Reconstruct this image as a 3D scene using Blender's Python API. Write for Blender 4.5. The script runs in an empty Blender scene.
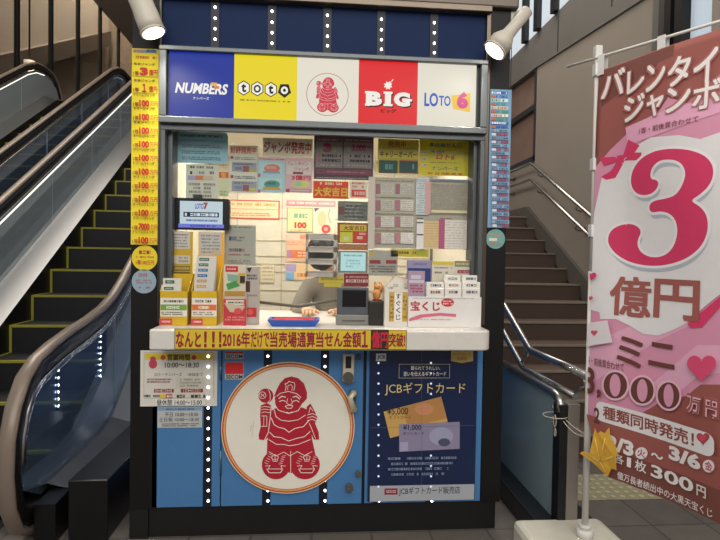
import bpy, bmesh, math, random
from mathutils import Vector, Matrix
random.seed(7)
SC = bpy.context.scene
COL = SC.collection
# ------------------------------------------------------------ camera, world, lights, exposure
FPX = 541.0
YAW, PITCH, ROLL = .0824, -.025, .0166
CP = Vector((0, -2.6977, 1.40))
FW = Vector((math.sin(YAW)*math.cos(PITCH), math.cos(YAW)*math.cos(PITCH), math.sin(PITCH)))
_r = Vector((math.cos(YAW), -math.sin(YAW), 0)); _u = _r.cross(FW)
CR = _r*math.cos(ROLL) + _u*math.sin(ROLL)
CU = _u*math.cos(ROLL) - _r*math.sin(ROLL)
cam = bpy.data.cameras.new('camera'); cam_o = bpy.data.objects.new('camera', cam); COL.objects.link(cam_o)
cam.sensor_width = 36; cam.lens = FPX*36/720; cam.clip_start = .05; cam.clip_end = 200
cam_o.matrix_world = Matrix(((CR.x, CU.x, -FW.x, CP.x), (CR.y, CU.y, -FW.y, CP.y), (CR.z, CU.z, -FW.z, CP.z), (0, 0, 0, 1)))
SC.camera = cam_o
W = bpy.data.worlds.new('world'); SC.world = W; W.use_nodes = True
W.node_tree.nodes['Background'].inputs[0].default_value = (.83, .84, .87, 1)
W.node_tree.nodes['Background'].inputs[1].default_value = .42
def area(name, loc, rot, sx, sy, power, col=(1, .95, .88)):
    l = bpy.data.lights.new(name, 'AREA'); l.shape = 'RECTANGLE'; l.size = sx; l.size_y = sy; l.energy = power; l.color = col
    o = bpy.data.objects.new(name, l); o.location = loc; o.rotation_euler = rot; COL.objects.link(o); return o
area('arcade_ceiling_light', (0.3, -2.4, 4.4), (math.radians(25), 0, 0), 4.5, 1.6, 70, (1, .95, .88))
area('street_front_fill', (0.2, -6.5, 4.65), (math.radians(66), 0, 0), 7.0, 2.0, 250, (1, .96, .90))  # unseen fill lamp, added to light the booth from the front
area('escalator_hall_light', (-3.3, 4.5, 7.4), (0, 0, 0), 2.0, 6.0, 190, (1, .93, .84))
area('glazed_wall_fill', (-6.5, 12, 12.3), (0, math.radians(-8), 0), .6, 12.0, 3800, (1, .93, .84))  # unseen fill lamp, added to brighten the wall behind the glazing
area('stair_light', (1.9, 3.2, 6.2), (0, 0, 0), 1.2, 3.2, 80, (1, .94, .86))
area('booth_ceiling_light', (.05, .62, 2.03), (0, 0, 0), 1.3, .5, 18, (1, .95, .87))
SC.view_settings.view_transform = 'Standard'; SC.view_settings.look = 'None'
SC.view_settings.gamma = 1; SC.view_settings.use_curve_mapping = False
SC.view_settings.exposure = 0.0
SC.cycles.max_bounces = 8; SC.cycles.transparent_max_bounces = 24

# ------------------------------------------------------------ helpers
def ray(px, py): return FW + CR*((px-360)/FPX) - CU*((py-270)/FPX)
class Frame:                       # a plane: origin o, right ex, up ez, normal n
    def __init__(s, o, ex=(1, 0, 0), ez=(0, 0, 1)):
        s.o = Vector(o); s.ex = Vector(ex).normalized(); s.ez = Vector(ez).normalized(); s.n = s.ex.cross(s.ez)
    def w(s, u, v, h=0): return s.o + s.ex*u + s.ez*v + s.n*h
    def uv(s, px, py):
        d = ray(px, py); t = (s.o-CP).dot(s.n)/d.dot(s.n); q = CP+d*t-s.o
        return q.dot(s.ex), q.dot(s.ez)
    def rect(s, r):
        a = s.uv(r[0], r[1]); b = s.uv(r[2], r[3]); return (a[0], b[1], b[0], a[1])     # u0,v0,u1,v1
def FY(y): return Frame((0, y, 0))
def lin(c): return c/12.92 if c <= .04045 else ((c+.055)/1.055)**2.4
def rgb(h):
    if isinstance(h, str):
        h = h.lstrip('#'); return tuple(lin(int(h[i:i+2], 16)/255) for i in (0, 2, 4))
    return tuple(lin(c/255) for c in h)
_M = {}
def mat(h, rough=.6, metal=0, emit=0, noise=.08, scale=14, coat=0, spec=.4):
    key = (h, rough, metal, emit, noise, scale, coat, spec)
    if key in _M: return _M[key]
    m = bpy.data.materials.new('paint_%s' % len(_M)); m.use_nodes = True
    nt = m.node_tree; b = nt.nodes['Principled BSDF']; c = rgb(h)
    b.inputs['Roughness'].default_value = rough; b.inputs['Metallic'].default_value = metal
    b.inputs['Coat Weight'].default_value = coat; b.inputs['Specular IOR Level'].default_value = spec
    tc = nt.nodes.new('ShaderNodeTexCoord'); no = nt.nodes.new('ShaderNodeTexNoise'); no.inputs['Scale'].default_value = scale
    rp = nt.nodes.new('ShaderNodeMapRange'); rp.inputs[3].default_value = 1-noise; rp.inputs[4].default_value = 1+noise
    mx = nt.nodes.new('ShaderNodeMix'); mx.data_type = 'RGBA'; mx.blend_type = 'MULTIPLY'; mx.inputs[0].default_value = 1
    mx.inputs[6].default_value = (*c, 1)
    nt.links.new(tc.outputs['Object'], no.inputs['Vector']); nt.links.new(no.outputs[0], rp.inputs[0])
    nt.links.new(rp.outputs[0], mx.inputs[7]); nt.links.new(mx.outputs[2], b.inputs['Base Color'])
    if emit:
        b.inputs['Emission Color'].default_value = (*c, 1); b.inputs['Emission Strength'].default_value = emit
        if emit > .8:
            nt.links.remove(b.inputs['Base Color'].links[0]); b.inputs['Base Color'].default_value = (.02, .02, .02, 1)
    _M[key] = m; return m
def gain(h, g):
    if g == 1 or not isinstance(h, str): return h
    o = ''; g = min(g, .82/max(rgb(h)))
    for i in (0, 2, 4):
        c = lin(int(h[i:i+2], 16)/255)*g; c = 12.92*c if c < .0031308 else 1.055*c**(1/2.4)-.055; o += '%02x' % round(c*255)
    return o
def paper(h): return mat(h, .7, 0, 0, .04, 30)
def ink(h): return mat(h, .6, 0, 0, .03, 40)
def glass_mat(tint='e8f0ee', refl=1.0, ior=1.5, rough=.0, frost_haze=0, name='glass'):
    key = ('g', tint, refl, ior, frost_haze)
    if key in _M: return _M[key]
    m = bpy.data.materials.new(name); m.use_nodes = True; nt = m.node_tree
    for n in list(nt.nodes):
        if n.type != 'OUTPUT_MATERIAL': nt.nodes.remove(n)
    out = [n for n in nt.nodes if n.type == 'OUTPUT_MATERIAL'][0]
    t = nt.nodes.new('ShaderNodeBsdfTransparent'); t.inputs[0].default_value = (*rgb(tint), 1)
    g = nt.nodes.new('ShaderNodeBsdfGlossy'); g.inputs['Roughness'].default_value = rough; g.inputs[0].default_value = (1, 1, 1, 1)
    fr = nt.nodes.new('ShaderNodeFresnel'); ge = nt.nodes.new('ShaderNodeNewGeometry')
    mi = nt.nodes.new('ShaderNodeMapRange'); mi.inputs[3].default_value = ior; mi.inputs[4].default_value = 1/ior
    nt.links.new(ge.outputs['Backfacing'], mi.inputs[0]); nt.links.new(mi.outputs[0], fr.inputs[0])
    mu = nt.nodes.new('ShaderNodeMath'); mu.operation = 'MULTIPLY'; mu.inputs[1].default_value = refl; mu.use_clamp = True
    mx = nt.nodes.new('ShaderNodeMixShader')
    nt.links.new(fr.outputs[0], mu.inputs[0]); nt.links.new(mu.outputs[0], mx.inputs[0])
    nt.links.new(t.outputs[0], mx.inputs[1]); nt.links.new(g.outputs[0], mx.inputs[2]); last = mx
    if frost_haze:
        df = nt.nodes.new('ShaderNodeBsdfDiffuse'); df.inputs[0].default_value = (*rgb(tint), 1)
        m2 = nt.nodes.new('ShaderNodeMixShader'); m2.inputs[0].default_value = frost_haze
        nt.links.new(mx.outputs[0], m2.inputs[1]); nt.links.new(df.outputs[0], m2.inputs[2]); last = m2
    nt.links.new(last.outputs[0], out.inputs[0]); _M[key] = m; return m
def ribbed(h, h2, scale, rough=.5, axis='X', metal=0):       # fine parallel ribs
    m = bpy.data.materials.new('ribbed'); m.use_nodes = True; nt = m.node_tree; b = nt.nodes['Principled BSDF']
    tc = nt.nodes.new('ShaderNodeTexCoord'); w = nt.nodes.new('ShaderNodeTexWave'); w.bands_direction = axis
    w.inputs['Scale'].default_value = scale
    cr = nt.nodes.new('ShaderNodeMix'); cr.data_type = 'RGBA'; cr.inputs[6].default_value = (*rgb(h), 1); cr.inputs[7].default_value = (*rgb(h2), 1)
    nt.links.new(tc.outputs['Object'], w.inputs['Vector']); nt.links.new(w.outputs['Fac'], cr.inputs[0])
    nt.links.new(cr.outputs[2], b.inputs['Base Color']); b.inputs['Roughness'].default_value = rough; b.inputs['Metallic'].default_value = metal
    return m
def tiled(h, h2, sx, sy, rough=.6, mortar=.012, noise=.2):
    m = bpy.data.materials.new('tiled'); m.use_nodes = True; nt = m.node_tree; b = nt.nodes['Principled BSDF']
    tc = nt.nodes.new('ShaderNodeTexCoord'); br = nt.nodes.new('ShaderNodeTexBrick'); br.offset = 0
    br.inputs['Scale'].default_value = 1; br.inputs['Brick Width'].default_value = sx; br.inputs['Row Height'].default_value = sy
    br.inputs['Mortar Size'].default_value = mortar; c = rgb(h)
    br.inputs[1].default_value = (*c, 1); br.inputs[2].default_value = (*[x*.85 for x in c], 1); br.inputs[3].default_value = (*rgb(h2), 1)
    no = nt.nodes.new('ShaderNodeTexNoise'); no.inputs['Scale'].default_value = 9; no.inputs['Detail'].default_value = 8
    rp = nt.nodes.new('ShaderNodeMapRange'); rp.inputs[3].default_value = 1-noise; rp.inputs[4].default_value = 1+noise
    mx = nt.nodes.new('ShaderNodeMix'); mx.data_type = 'RGBA'; mx.blend_type = 'MULTIPLY'; mx.inputs[0].default_value = 1
    nt.links.new(tc.outputs['Object'], br.inputs['Vector']); nt.links.new(tc.outputs['Object'], no.inputs['Vector'])
    nt.links.new(no.outputs[0], rp.inputs[0]); nt.links.new(br.outputs[0], mx.inputs[6]); nt.links.new(rp.outputs[0], mx.inputs[7])
    nt.links.new(mx.outputs[2], b.inputs['Base Color']); b.inputs['Roughness'].default_value = rough
    return m

class B:                            # collects shapes in world coordinates -> one mesh object
    def __init__(s): s.bm = bmesh.new()
    def box(s, a, b, bev=0):
        a = Vector(a); b = Vector(b); c = (a+b)/2; d = b-a
        t = bmesh.new(); bmesh.ops.create_cube(t, size=1)
        bmesh.ops.scale(t, vec=(abs(d.x), abs(d.y), abs(d.z)), verts=t.verts)
        if bev: bmesh.ops.bevel(t, geom=list(t.edges), offset=bev, segments=2, affect='EDGES', profile=.5)
        bmesh.ops.translate(t, vec=c, verts=t.verts); s.add(t); return s
    def add(s, t):
        me = bpy.data.meshes.new('t'); t.to_mesh(me); t.free(); s.bm.from_mesh(me); bpy.data.meshes.remove(me); return s
    def obox(s, c, ax, ay, az, bev=0):        # oriented box from half-axis vectors
        c = Vector(c); ax, ay, az = Vector(ax), Vector(ay), Vector(az)
        t = bmesh.new(); bmesh.ops.create_cube(t, size=2)
        M = Matrix((ax, ay, az)).transposed().to_4x4()
        if bev:
            L = [ax.length, ay.length, az.length]
            bmesh.ops.scale(t, vec=L, verts=t.verts); bmesh.ops.bevel(t, geom=list(t.edges), offset=bev, segments=2, affect='EDGES', profile=.5)
            M = Matrix((ax.normalized(), ay.normalized(), az.normalized())).transposed().to_4x4()
        bmesh.ops.transform(t, matrix=Matrix.Translation(c) @ M, verts=t.verts); s.add(t); return s
    def tube(s, pts, r, seg=12, cap=True, flat=1.0, side=None):   # swept tube; flat squeezes against 'side'
        pts = [Vector(p) for p in pts]; rings = []; n = len(pts); prev = None
        for i, p in enumerate(pts):
            t = (pts[min(i+1, n-1)]-pts[max(i-1, 0)]).normalized()
            if side is not None: x = Vector(side)
            elif prev is None: x = Vector((0, 0, 1)).cross(t); x = x if x.length > .01 else Vector((1, 0, 0))
            else: x = prev
            x = (x-t*x.dot(t)).normalized(); prev = x; y = t.cross(x)
            rr = r[i] if isinstance(r, (list, tuple)) else r
            rings.append([s.bm.verts.new(p+x*(math.cos(k*2*math.pi/seg)*rr)+y*(math.sin(k*2*math.pi/seg)*rr*flat)) for k in range(seg)])
        for a, b in zip(rings, rings[1:]):
            for k in range(seg): f = s.bm.faces.new((a[k], a[(k+1) % seg], b[(k+1) % seg], b[k])); f.smooth = True
        if cap:
            s.bm.faces.new(rings[0][::-1]); s.bm.faces.new(rings[-1])
        return s
    def cyl(s, a, b, r, seg=20): return s.tube([a, b], r, seg)
    def prism(s, fr, poly, h0, h1):           # polygon (u,v) in a frame, thickened from h0 to h1 along its normal
        area_ = sum(poly[i][0]*poly[(i+1) % len(poly)][1]-poly[(i+1) % len(poly)][0]*poly[i][1] for i in range(len(poly)))
        if area_ < 0: poly = poly[::-1]
        a = [s.bm.verts.new(fr.w(u, v, h1)) for u, v in poly]; b = [s.bm.verts.new(fr.w(u, v, h0)) for u, v in poly]
        s.bm.faces.new(a); s.bm.faces.new(b[::-1]); n = len(a)
        for i in range(n): s.bm.faces.new((a[i], b[i], b[(i+1) % n], a[(i+1) % n]))
        return s
    def face(s, pts): s.bm.faces.new([s.bm.verts.new(p) for p in pts]); return s
    def ball(s, c, r, sc=(1, 1, 1), seg=16):
        t = bmesh.new(); bmesh.ops.create_uvsphere(t, u_segments=seg, v_segments=seg//2+2, radius=r)
        for f in t.faces: f.smooth = True
        bmesh.ops.scale(t, vec=sc, verts=t.verts); bmesh.ops.translate(t, vec=Vector(c), verts=t.verts); s.add(t); return s
    def obj(s, name, m, parent=None, loc=None):
        if loc is None:
            if parent is not None: loc = WL[parent.name]
            else:
                vs = [v.co for v in s.bm.verts]
                loc = Vector(((min(v.x for v in vs)+max(v.x for v in vs))/2, (min(v.y for v in vs)+max(v.y for v in vs))/2, min(v.z for v in vs)))
        loc = Vector(loc)
        bmesh.ops.translate(s.bm, vec=-loc, verts=s.bm.verts)
        me = bpy.data.meshes.new(name); s.bm.to_mesh(me); s.bm.free()
        if m: me.materials.append(m)
        o = bpy.data.objects.new(name, me); COL.objects.link(o); WL[o.name] = loc
        if parent is not None: o.parent = parent; o.location = loc-WL[parent.name]
        else: o.location = loc
        return o
WL = {}
def tag(o, label=None, cat=None, group=None, kind=None):
    if label: o['label'] = label
    if cat: o['category'] = cat
    if group: o['group'] = group
    if kind: o['kind'] = kind
    return o
def empty(name, loc, label=None, cat=None, group=None):
    o = bpy.data.objects.new(name, None); o.location = loc; o.empty_display_size = .1; COL.objects.link(o); WL[o.name] = Vector(loc)
    return tag(o, label, cat, group)
def struct(o): o['kind'] = 'structure'; return o
def copy_tree(o, parent=None, off=None):
    c = o.copy(); COL.objects.link(c); c.parent = parent
    WL[c.name] = WL[o.name] + (off or Vector())
    if parent is None and off is not None: c.location = o.location+off
    for ch in list(o.children): copy_tree(ch, c, off)
    return c
def smooth(o):
    for p in o.data.polygons: p.use_smooth = True
    return o
def bevmod(o, w, seg=2):
    m = o.modifiers.new('bevel', 'BEVEL'); m.width = w; m.segments = seg; m.limit_method = 'ANGLE'; return o

# ---- lettering
_T = {}
def text_polys(s, bold=0, res=3):
    k = (s, bold, res)
    if k in _T: return _T[k]
    cu = bpy.data.curves.new('t', 'FONT'); cu.body = s; cu.size = 1; cu.offset = bold; cu.resolution_u = res; cu.fill_mode = 'FRONT'
    o = bpy.data.objects.new('t', cu); me = o.to_mesh()
    vs = [(v.co.x, v.co.y) for v in me.vertices]; fs = [tuple(p.vertices) for p in me.polygons]
    o.to_mesh_clear(); bpy.data.objects.remove(o); bpy.data.curves.remove(cu)
    _T[k] = (vs, fs); return _T[k]
def ribbon(pts, w):                 # polyline -> list of quads (u,v)
    out = []
    for (x0, y0), (x1, y1) in zip(pts, pts[1:]):
        d = math.hypot(x1-x0, y1-y0)
        if d < 1e-9: continue
        nx, ny = -(y1-y0)/d*w/2, (x1-x0)/d*w/2; ex, ey = (x1-x0)/d*w*.25, (y1-y0)/d*w*.25
        out.append([(x0-ex+nx, y0-ey+ny), (x0-ex-nx, y0-ey-ny), (x1+ex-nx, y1+ey-ny), (x1+ex+nx, y1+ey+ny)])
    return out
def ell(cx, cy, rx, ry, n=28, a0=0, a1=360): return [(cx+rx*math.cos(math.radians(a0+(a1-a0)*i/(n if a1-a0 < 360 else n))), cy+ry*math.sin(math.radians(a0+(a1-a0)*i/n))) for i in range(n if a1-a0 >= 360 else n+1)]
def rrect(u0, v0, u1, v1, r, n=5):
    P = []
    for cx, cy, a in ((u1-r, v1-r, 0), (u0+r, v1-r, 90), (u0+r, v0+r, 180), (u1-r, v0+r, 270)):
        P += [(cx+r*math.cos(math.radians(a+90*i/n)), cy+r*math.sin(math.radians(a+90*i/n))) for i in range(n+1)]
    return P
class Print:                        # flat print on a frame; every colour change is a child mesh a hair above the last
    def __init__(s, fr, root, h0=0.0, step=.00025, warp=None, em=0, g=1):
        s.g = g
        s.fr, s.root, s.h, s.step, s.warp, s.L, s.em = fr, root, h0, step, warp, [], em
    def layer(s, col, name):
        col = gain(col, s.g)
        if s.L and s.L[-1][0] == (col, name): return s.L[-1][1]
        s.h += s.step; bm = bmesh.new(); s.L.append(((col, name), bm, s.h)); return bm
    def p(s, u, v, dh=0): return s.fr.w(u, v, s.h+dh)
    def poly_uv(s, pts, col, name='printed_shape'):
        bm = s.layer(col, name); s.k = (getattr(s, 'k', 0)+1) % 9; dh = s.k*.00002 if name != 'printed_lines' else 0
        a = sum(pts[i][0]*pts[(i+1) % len(pts)][1]-pts[(i+1) % len(pts)][0]*pts[i][1] for i in range(len(pts)))
        if a < 0: pts = pts[::-1]
        try: bm.faces.new([bm.verts.new(s.p(u, v, dh)) for u, v in pts])
        except ValueError: pass
        return s
    def poly(s, pts, col, name='printed_shape'): return s.poly_uv([s.fr.uv(*q) for q in pts], col, name)
    def rect(s, r, col, name='printed_block', uv=False, rad=0):
        u0, v0, u1, v1 = r if uv else s.fr.rect(r)
        pts = rrect(u0, v0, u1, v1, rad) if rad else [(u0, v0), (u1, v0), (u1, v1), (u0, v1)]
        return s.poly_uv(pts, col, name)
    def frame(s, r, w, col, name='printed_border', uv=False):
        u0, v0, u1, v1 = r if uv else s.fr.rect(r)
        for q in ((u0, v0, u1, v0+w), (u0, v1-w, u1, v1), (u0, v0, u0+w, v1), (u1-w, v0, u1, v1)): s.rect(q, col, name, True)
        return s
    def text(s, t, r, col, bold=0.0, shear=0, uv=False, name='lettering', res=3):
        u0, v0, u1, v1 = r if uv else s.fr.rect(r)
        cjk = any(ord(ch) > 0x2fff for ch in t)
        vs, fs = text_polys(t, 0 if cjk else bold, res)
        if not vs: return s
        xs = [x+y*shear for x, y in vs]; ys = [y for _, y in vs]
        ax, bx, ay, by = min(xs), max(xs), min(ys), max(ys)
        if by-ay < 1e-6 or bx-ax < 1e-6: return s
        bm = s.layer(col, name)
        q = bold*.55 if cjk else 0                # heavier brush weight: overlaid impressions, each a hair higher
        for k, (dx, dy) in enumerate(((-q, -q), (q, -q), (-q, q), (q, q), (0, 0)) if q > .004 else ((0, 0),)):
            ku = (u1-u0)/(bx-ax+2*q); kv = (v1-v0)/(by-ay+2*q)
            nv = [bm.verts.new(s.p(u0+(x-ax+q+dx)*ku, v0+(y-ay+q+dy)*kv, k*.00004)) for x, y in zip(xs, ys)]
            for f in fs:
                try: bm.faces.new([nv[i] for i in f])
                except ValueError: pass
        return s
    def strokes(s, pts, w, col, name='printed_line', uv=False):
        q = pts if uv else [s.fr.uv(*p) for p in pts]
        for pl in ribbon(q, w): s.poly_uv(pl, col, name)
        return s
    def lines(s, r, n, col, fill=.85, hgt=.6, seed=None, gw=1.1, uv=False, name='printed_lines'):   # rows of tiny unreadable print
        R = random.Random(seed if seed is not None else hash((round(r[0]*10), round(r[1]*10), n)) & 0xffff)
        u0, v0, u1, v1 = r if uv else s.fr.rect(r)
        u0, u1 = sorted((u0, u1)); v0, v1 = sorted((v0, v1))
        rh = (v1-v0)/n; gh = rh*hgt
        for i in range(n):
            vb = v1-rh*(i+1)+(rh-gh)/2; u = u0; end = u0+(u1-u0)*(fill+(1-fill)*R.random())
            while u < end:
                g = max(gh*gw*R.uniform(.5, 1.2), .0015)
                if R.random() < .86:
                    k = R.random()
                    if k < .5: s.rect((u, vb, min(u+g*.8, u1), vb+gh), col, name, True)
                    elif k < .75:
                        s.rect((u, vb, min(u+g*.8, u1), vb+gh*.35), col, name, True); s.rect((u, vb+gh*.65, min(u+g*.8, u1), vb+gh), col, name, True)
                    else: s.rect((u, vb, u+g*.3, vb+gh), col, name, True); s.rect((u+g*.5, vb, u+g*.8, vb+gh), col, name, True)
                u += g
        return s
    def done(s):
        for (col, name), bm, h in s.L:
            loc = WL[s.root.name]
            bmesh.ops.translate(bm, vec=-loc, verts=bm.verts)
            me = bpy.data.meshes.new(name); bm.to_mesh(me); bm.free()
            m = col if not isinstance(col, (str, tuple)) else (mat(col, .5, 0, s.em, spec=.06) if s.em else ink(col))
            me.materials.append(m)
            o = bpy.data.objects.new(name, me); COL.objects.link(o); o.parent = s.root; WL[o.name] = loc
        return s.root
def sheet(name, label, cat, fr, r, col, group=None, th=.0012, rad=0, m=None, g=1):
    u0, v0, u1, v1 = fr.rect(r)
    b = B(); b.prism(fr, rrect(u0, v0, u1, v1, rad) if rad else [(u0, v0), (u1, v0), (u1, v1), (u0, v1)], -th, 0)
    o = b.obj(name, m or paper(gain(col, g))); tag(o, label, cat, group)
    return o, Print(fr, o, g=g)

BLACK = mat('121110', .5, 0, 0, .1, spec=.25); NAVY = mat('0c2145', .6, 0, 0, .05, spec=.15)
BLUE = mat('4c7fb2', .38, .15, 0, .05, 5); FRAME = mat('5d6162', .4, .55, 0, .05); DARKF = mat('3a3a39', .45, .4)
STEEL = mat('b9b6b1', .24, .95, 0, .06, 5); STEELD = mat('83817e', .3, .9, 0, .08, 6)
CREAM = mat('ddd5c4', .6); WHITE = mat('e6e2da', .5, 0, 0, .03)
# ------------------------------------------------------------ STRUCTURE: ground, walls, windows
struct(B().box((-12, -8, -.2), (9, 20, 0)).obj('floor', tiled('6b645d', '4a4541', .3, .3, .55, .006, .25)))
pv = B().box((1.45, .3, 0), (2.75, .66, .004)); 
tp = struct(pv.obj('trim_1', mat('a39a7c', .7, 0, 0, .2)))
bb = B()
for i in range(22):
    for j in range(6): bb.cyl((1.48+i*.0585, .33+j*.06, .004), (1.48+i*.0585, .33+j*.06, .009), .015, 10)
bb.obj('raised_dots', mat('c4bb98', .7), tp)
# left hall: glazed wall, ceiling, far wall
w1 = empty('window_1', (-6, 11, 0)); struct(w1)
B().box((-6.01, 5.5, 0), (-5.99, 17.2, 12.4)).obj('pane', glass_mat('d2cdc6', .8, 1.5), w1)
for i in range(-1, 7):
    y = 8.74+1.385*i; B().box((-6.04, y-.04, 0), (-5.96, y+.04, 12.4)).obj('mullion', mat('0b0a09', .7), w1)
struct(B().box((-7.6, 2, 0), (-7.4, 22, 12.5)).obj('wall_left', mat('a79f94', .8, 0, 0, .2, .5)))
struct(B().box((-7.6, 17.3, 0), (1, 17.5, 12.5)).obj('wall_back', mat('6a5e52', .8, 0, 0, .15, 1)))
struct(B().box((-6.0, 6.0, 8.1), (-.5, 17.3, 8.3)).obj('ceiling', mat('9a8d80', .8)))
struct(B().prism(Frame((-7.3, 0, 0), (0, 1, 0)), [(6, 3.2), (17, 8.6), (17, 9.1), (6, 3.7)], -.1, .1).obj('trim_2', mat('574d44', .7)))
lp = empty('downlight', (-6.9, 11.0, 5.75), 'small round ceiling downlight glowing behind the dark framed glass wall', 'ceiling light')
B().cyl((-6.9, 11.0, 5.75), (-6.9, 11.0, 5.95), .12).obj('housing', mat('d8d2c8', .5), lp)
B().cyl((-6.9, 11.0, 5.73), (-6.9, 11.0, 5.75), .10).obj('lamp', mat('fff2d8', .5, 0, 12), lp)
B().cyl((-6.9, 11.0, 5.95), (-6.9, 11.0, 12.4), .02).obj('drop_rod', DARKF, lp)
# upper landing of the escalators
struct(B().box((-5.4, 8.9, 3.9), (-.9, 17.2, 4.15)).obj('trim_3', mat('5c544d', .6)))
# right: wall beside the stairs with windows and the beam
WR = 2.8
RW = mat('968c80', .8, 0, 0, .05, 2)
struct(B().box((WR, -1, 0), (WR+.2, 1.0, 7)).box((WR, 1.65, 0), (WR+.2, 4.1, 7)).box((WR, 4.1, 0), (WR+.2, 7, 2.68)).box((WR, 1.0, 0), (WR+.2, 1.65, 2.3)).obj('wall_right', RW))
struct(B().box((1.0, 6.45, 0), (3.0, 6.65, 2.7)).obj('wall_far', RW))
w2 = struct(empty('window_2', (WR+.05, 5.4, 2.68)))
B().box((WR+.05, 4.1, 2.7), (WR+.06, 7, 3.9)).obj('pane', mat('8d7468', .25, 0, 0, .3, 2), w2)  # opaque pane; the pinkish brown reflection is put into its colour
B().box((WR-.01, 4.1, 2.66), (WR+.08, 7, 2.74)).box((WR-.01, 4.1, 2.68), (WR+.08, 4.15, 3.9)).box((WR+.0, 4.1, 3.35), (WR+.08, 7, 3.42)).obj('frame', mat('56565a', .35, .6), w2)
w3 = struct(empty('window_3', (WR, 1.3, 2.3)))
B().box((WR+.05, .98, 2.3), (WR+.06, 1.66, 6)).obj('pane', mat('b7c4cf', .2, 0, .55, .05), w3)
for y0, y1, h in ((1.57, 1.65, '77746f'), (1.42, 1.50, '22201f'), (1.29, 1.37, '22201f'), (1.50, 1.57, '4c4a48')):
    B().box((WR-.03, y0, 2.3), (WR+.08, y1, 6)).obj('frame', mat(h, .4, .4), w3)
struct(B().prism(Frame((WR, 0, 0), (0, 1, 0)), [(-1.0, 3.55), (1.8, 3.66), (4.1, 3.86), (7, 3.98), (7, 4.42), (4.1, 4.36), (1.8, 4.3), (-1, 4.25)], -.02, .16).obj('trim_4', mat('8d8984', .35, .35, 0, .08, 1.5)))
jj = B()
for y in (2.05, 3.15, 4.6): jj.box((WR-.165, y, 3.7), (WR-.158, y+.015, 4.3))
struct(jj.obj('trim_5', mat('3f3d3b', .5)))
w4 = struct(empty('window_4', (WR+.02, 4, 4.3)))
B().box((WR-.02, 1.7, 4.3), (WR-.01, 7, 7)).obj('pane', mat('dfe8ee', .3, 0, .9, .1, 2), w4)
fb = B()
for y in (2.6, 3.45, 3.95, 4.35, 5.2): fb.box((WR-.08, y, 4.3), (WR-.0, y+.12, 7))
fb.obj('frame', mat('2f3032', .4, .5), w4)
# ------------------------------------------------------------ STAIRCASE on the right
st = empty('staircase', (2.0, .95, 0), 'wide brown staircase climbing away behind the pink flag', 'staircase')
TR = mat('6f5a4c', .65, 0, 0, .2, 10); RS = ribbed('4a392f', '503f35', 14, .7); NO = mat('857b6d', .55)
for k in range(12):
    y = .95+.3*k; z = .163*(k+1); d = .3 if k < 11 else 2.05
    t = B().box((1.30, y, 0), (2.8, y+d, z)).obj('step', RS, st)
    B().box((1.30, y-.012, z-.012), (2.8, y+d, z+.003)).obj('tread', TR, t)
    B().box((1.30, y-.016, z-.008), (2.8, y+.03, z+.005)).obj('nosing', NO, t)
B().prism(Frame((2.775, 0, 0), (0, 1, 0)), [(.6, 0), (.95, .30), (4.25, 2.09), (6.28, 2.09), (6.28, 1.9), (4.3, 1.9), (.95, 0)], -.02, .02).obj('skirting', mat('5d5852', .55), st)
def stair_rail(z0, label):
    r = empty('wall_handrail', (2.72, 3, z0), label, 'handrail', 'stainless wall handrails')
    P = [(2.70, .95, z0-.505*3.0), (2.70, 3.95, z0), (2.70, 4.01, z0+.015), (2.70, 6.2, z0+.02)]
    B().tube(P, .019, 12, side=(1, 0, 0)).obj('rail', STEEL, r)
    for y in (1.6, 2.75, 3.75, 4.8, 5.7):
        z = z0+min(0, (y-3.95)*.505)
        B().tube([(2.70, y, z-.01), (2.70, y, z-.07), (2.74, y, z-.085), (2.80, y, z-.07)], .009, 8).cyl((2.795, y, z-.07), (2.80, y, z-.07), .03).obj('bracket', STEELD, r)
stair_rail(2.60, 'upper of two round stainless handrails on the wall above the stairs')
stair_rail(2.397, 'lower of two round stainless handrails on the wall above the stairs')
# stainless double rail, glass balustrade and post on the left of the stairs
r = empty('stair_railing', (1.28, .5, 0), 'stainless double tube railing on the left side of the brown stairs', 'railing')
up = [(1.30, 4.4, 1.053+.49*3.53), (1.30, .873, 1.053), (1.30, .47, .857), (1.30, .42, .85), (1.30, -.25, .85)]
B().tube(up, .021, 12, side=(1, 0, 0)).obj('upper_rail', STEEL, r)
lo = [(1.30, 4.4, .864+.49*3.53), (1.30, .86, .864), (1.30, .58, .73), (1.30, .53, .72), (1.30, -.12, .72)]
B().tube(lo, .019, 12, side=(1, 0, 0)).obj('lower_rail', STEEL, r)
for y, z in ((.5, .87), (-.2, .85)):
    c = [(1.30, y, z-.01), (1.30, y-.01, z-.05)]+[(1.30, y-.01+.12*(i/6)+.02, z-.05-.075*math.sin(i/6*1.57)) for i in range(1, 7)]
    B().tube(c, .009, 8, side=(1, 0, 0)).obj('bracket', STEEL, r)
for y in (1.6, 2.6, 3.6):
    zt = 1.053+.49*(y-.873); B().cyl((1.30, y, zt), (1.30, y, max(0, (int((y-.95)/.3)+1)*.163)), .018).obj('post', STEEL, r)
g = empty('glass_balustrade', (1.2, .2, 0), 'short glass balustrade in a stainless frame on a black plinth beside the booth', 'balustrade')
B().box((1.095, -.15, 0), (1.40, .93, .115), .006).obj('plinth', mat('2a2c30', .3, .4), g)
B().box((1.197, -.13, .115), (1.207, .93, .715)).obj('glass_panel', glass_mat('b0c4c9', 1.0, 1.55, frost_haze=.5), g)
B().tube([(1.20, .93, .735), (1.20, -.08, .735), (1.20, -.13, .728), (1.20, -.165, .705), (1.20, -.18, .66)], .022, 12, side=(1, 0, 0)).obj('top_rail', STEEL, g)
B().box((1.185, -.20, .115), (1.225, -.125, .70), .003).obj('post_shaded_face', mat('2b2b2c', .4, .5), g)  # left face of the one post, its shade put into the colour
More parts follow.
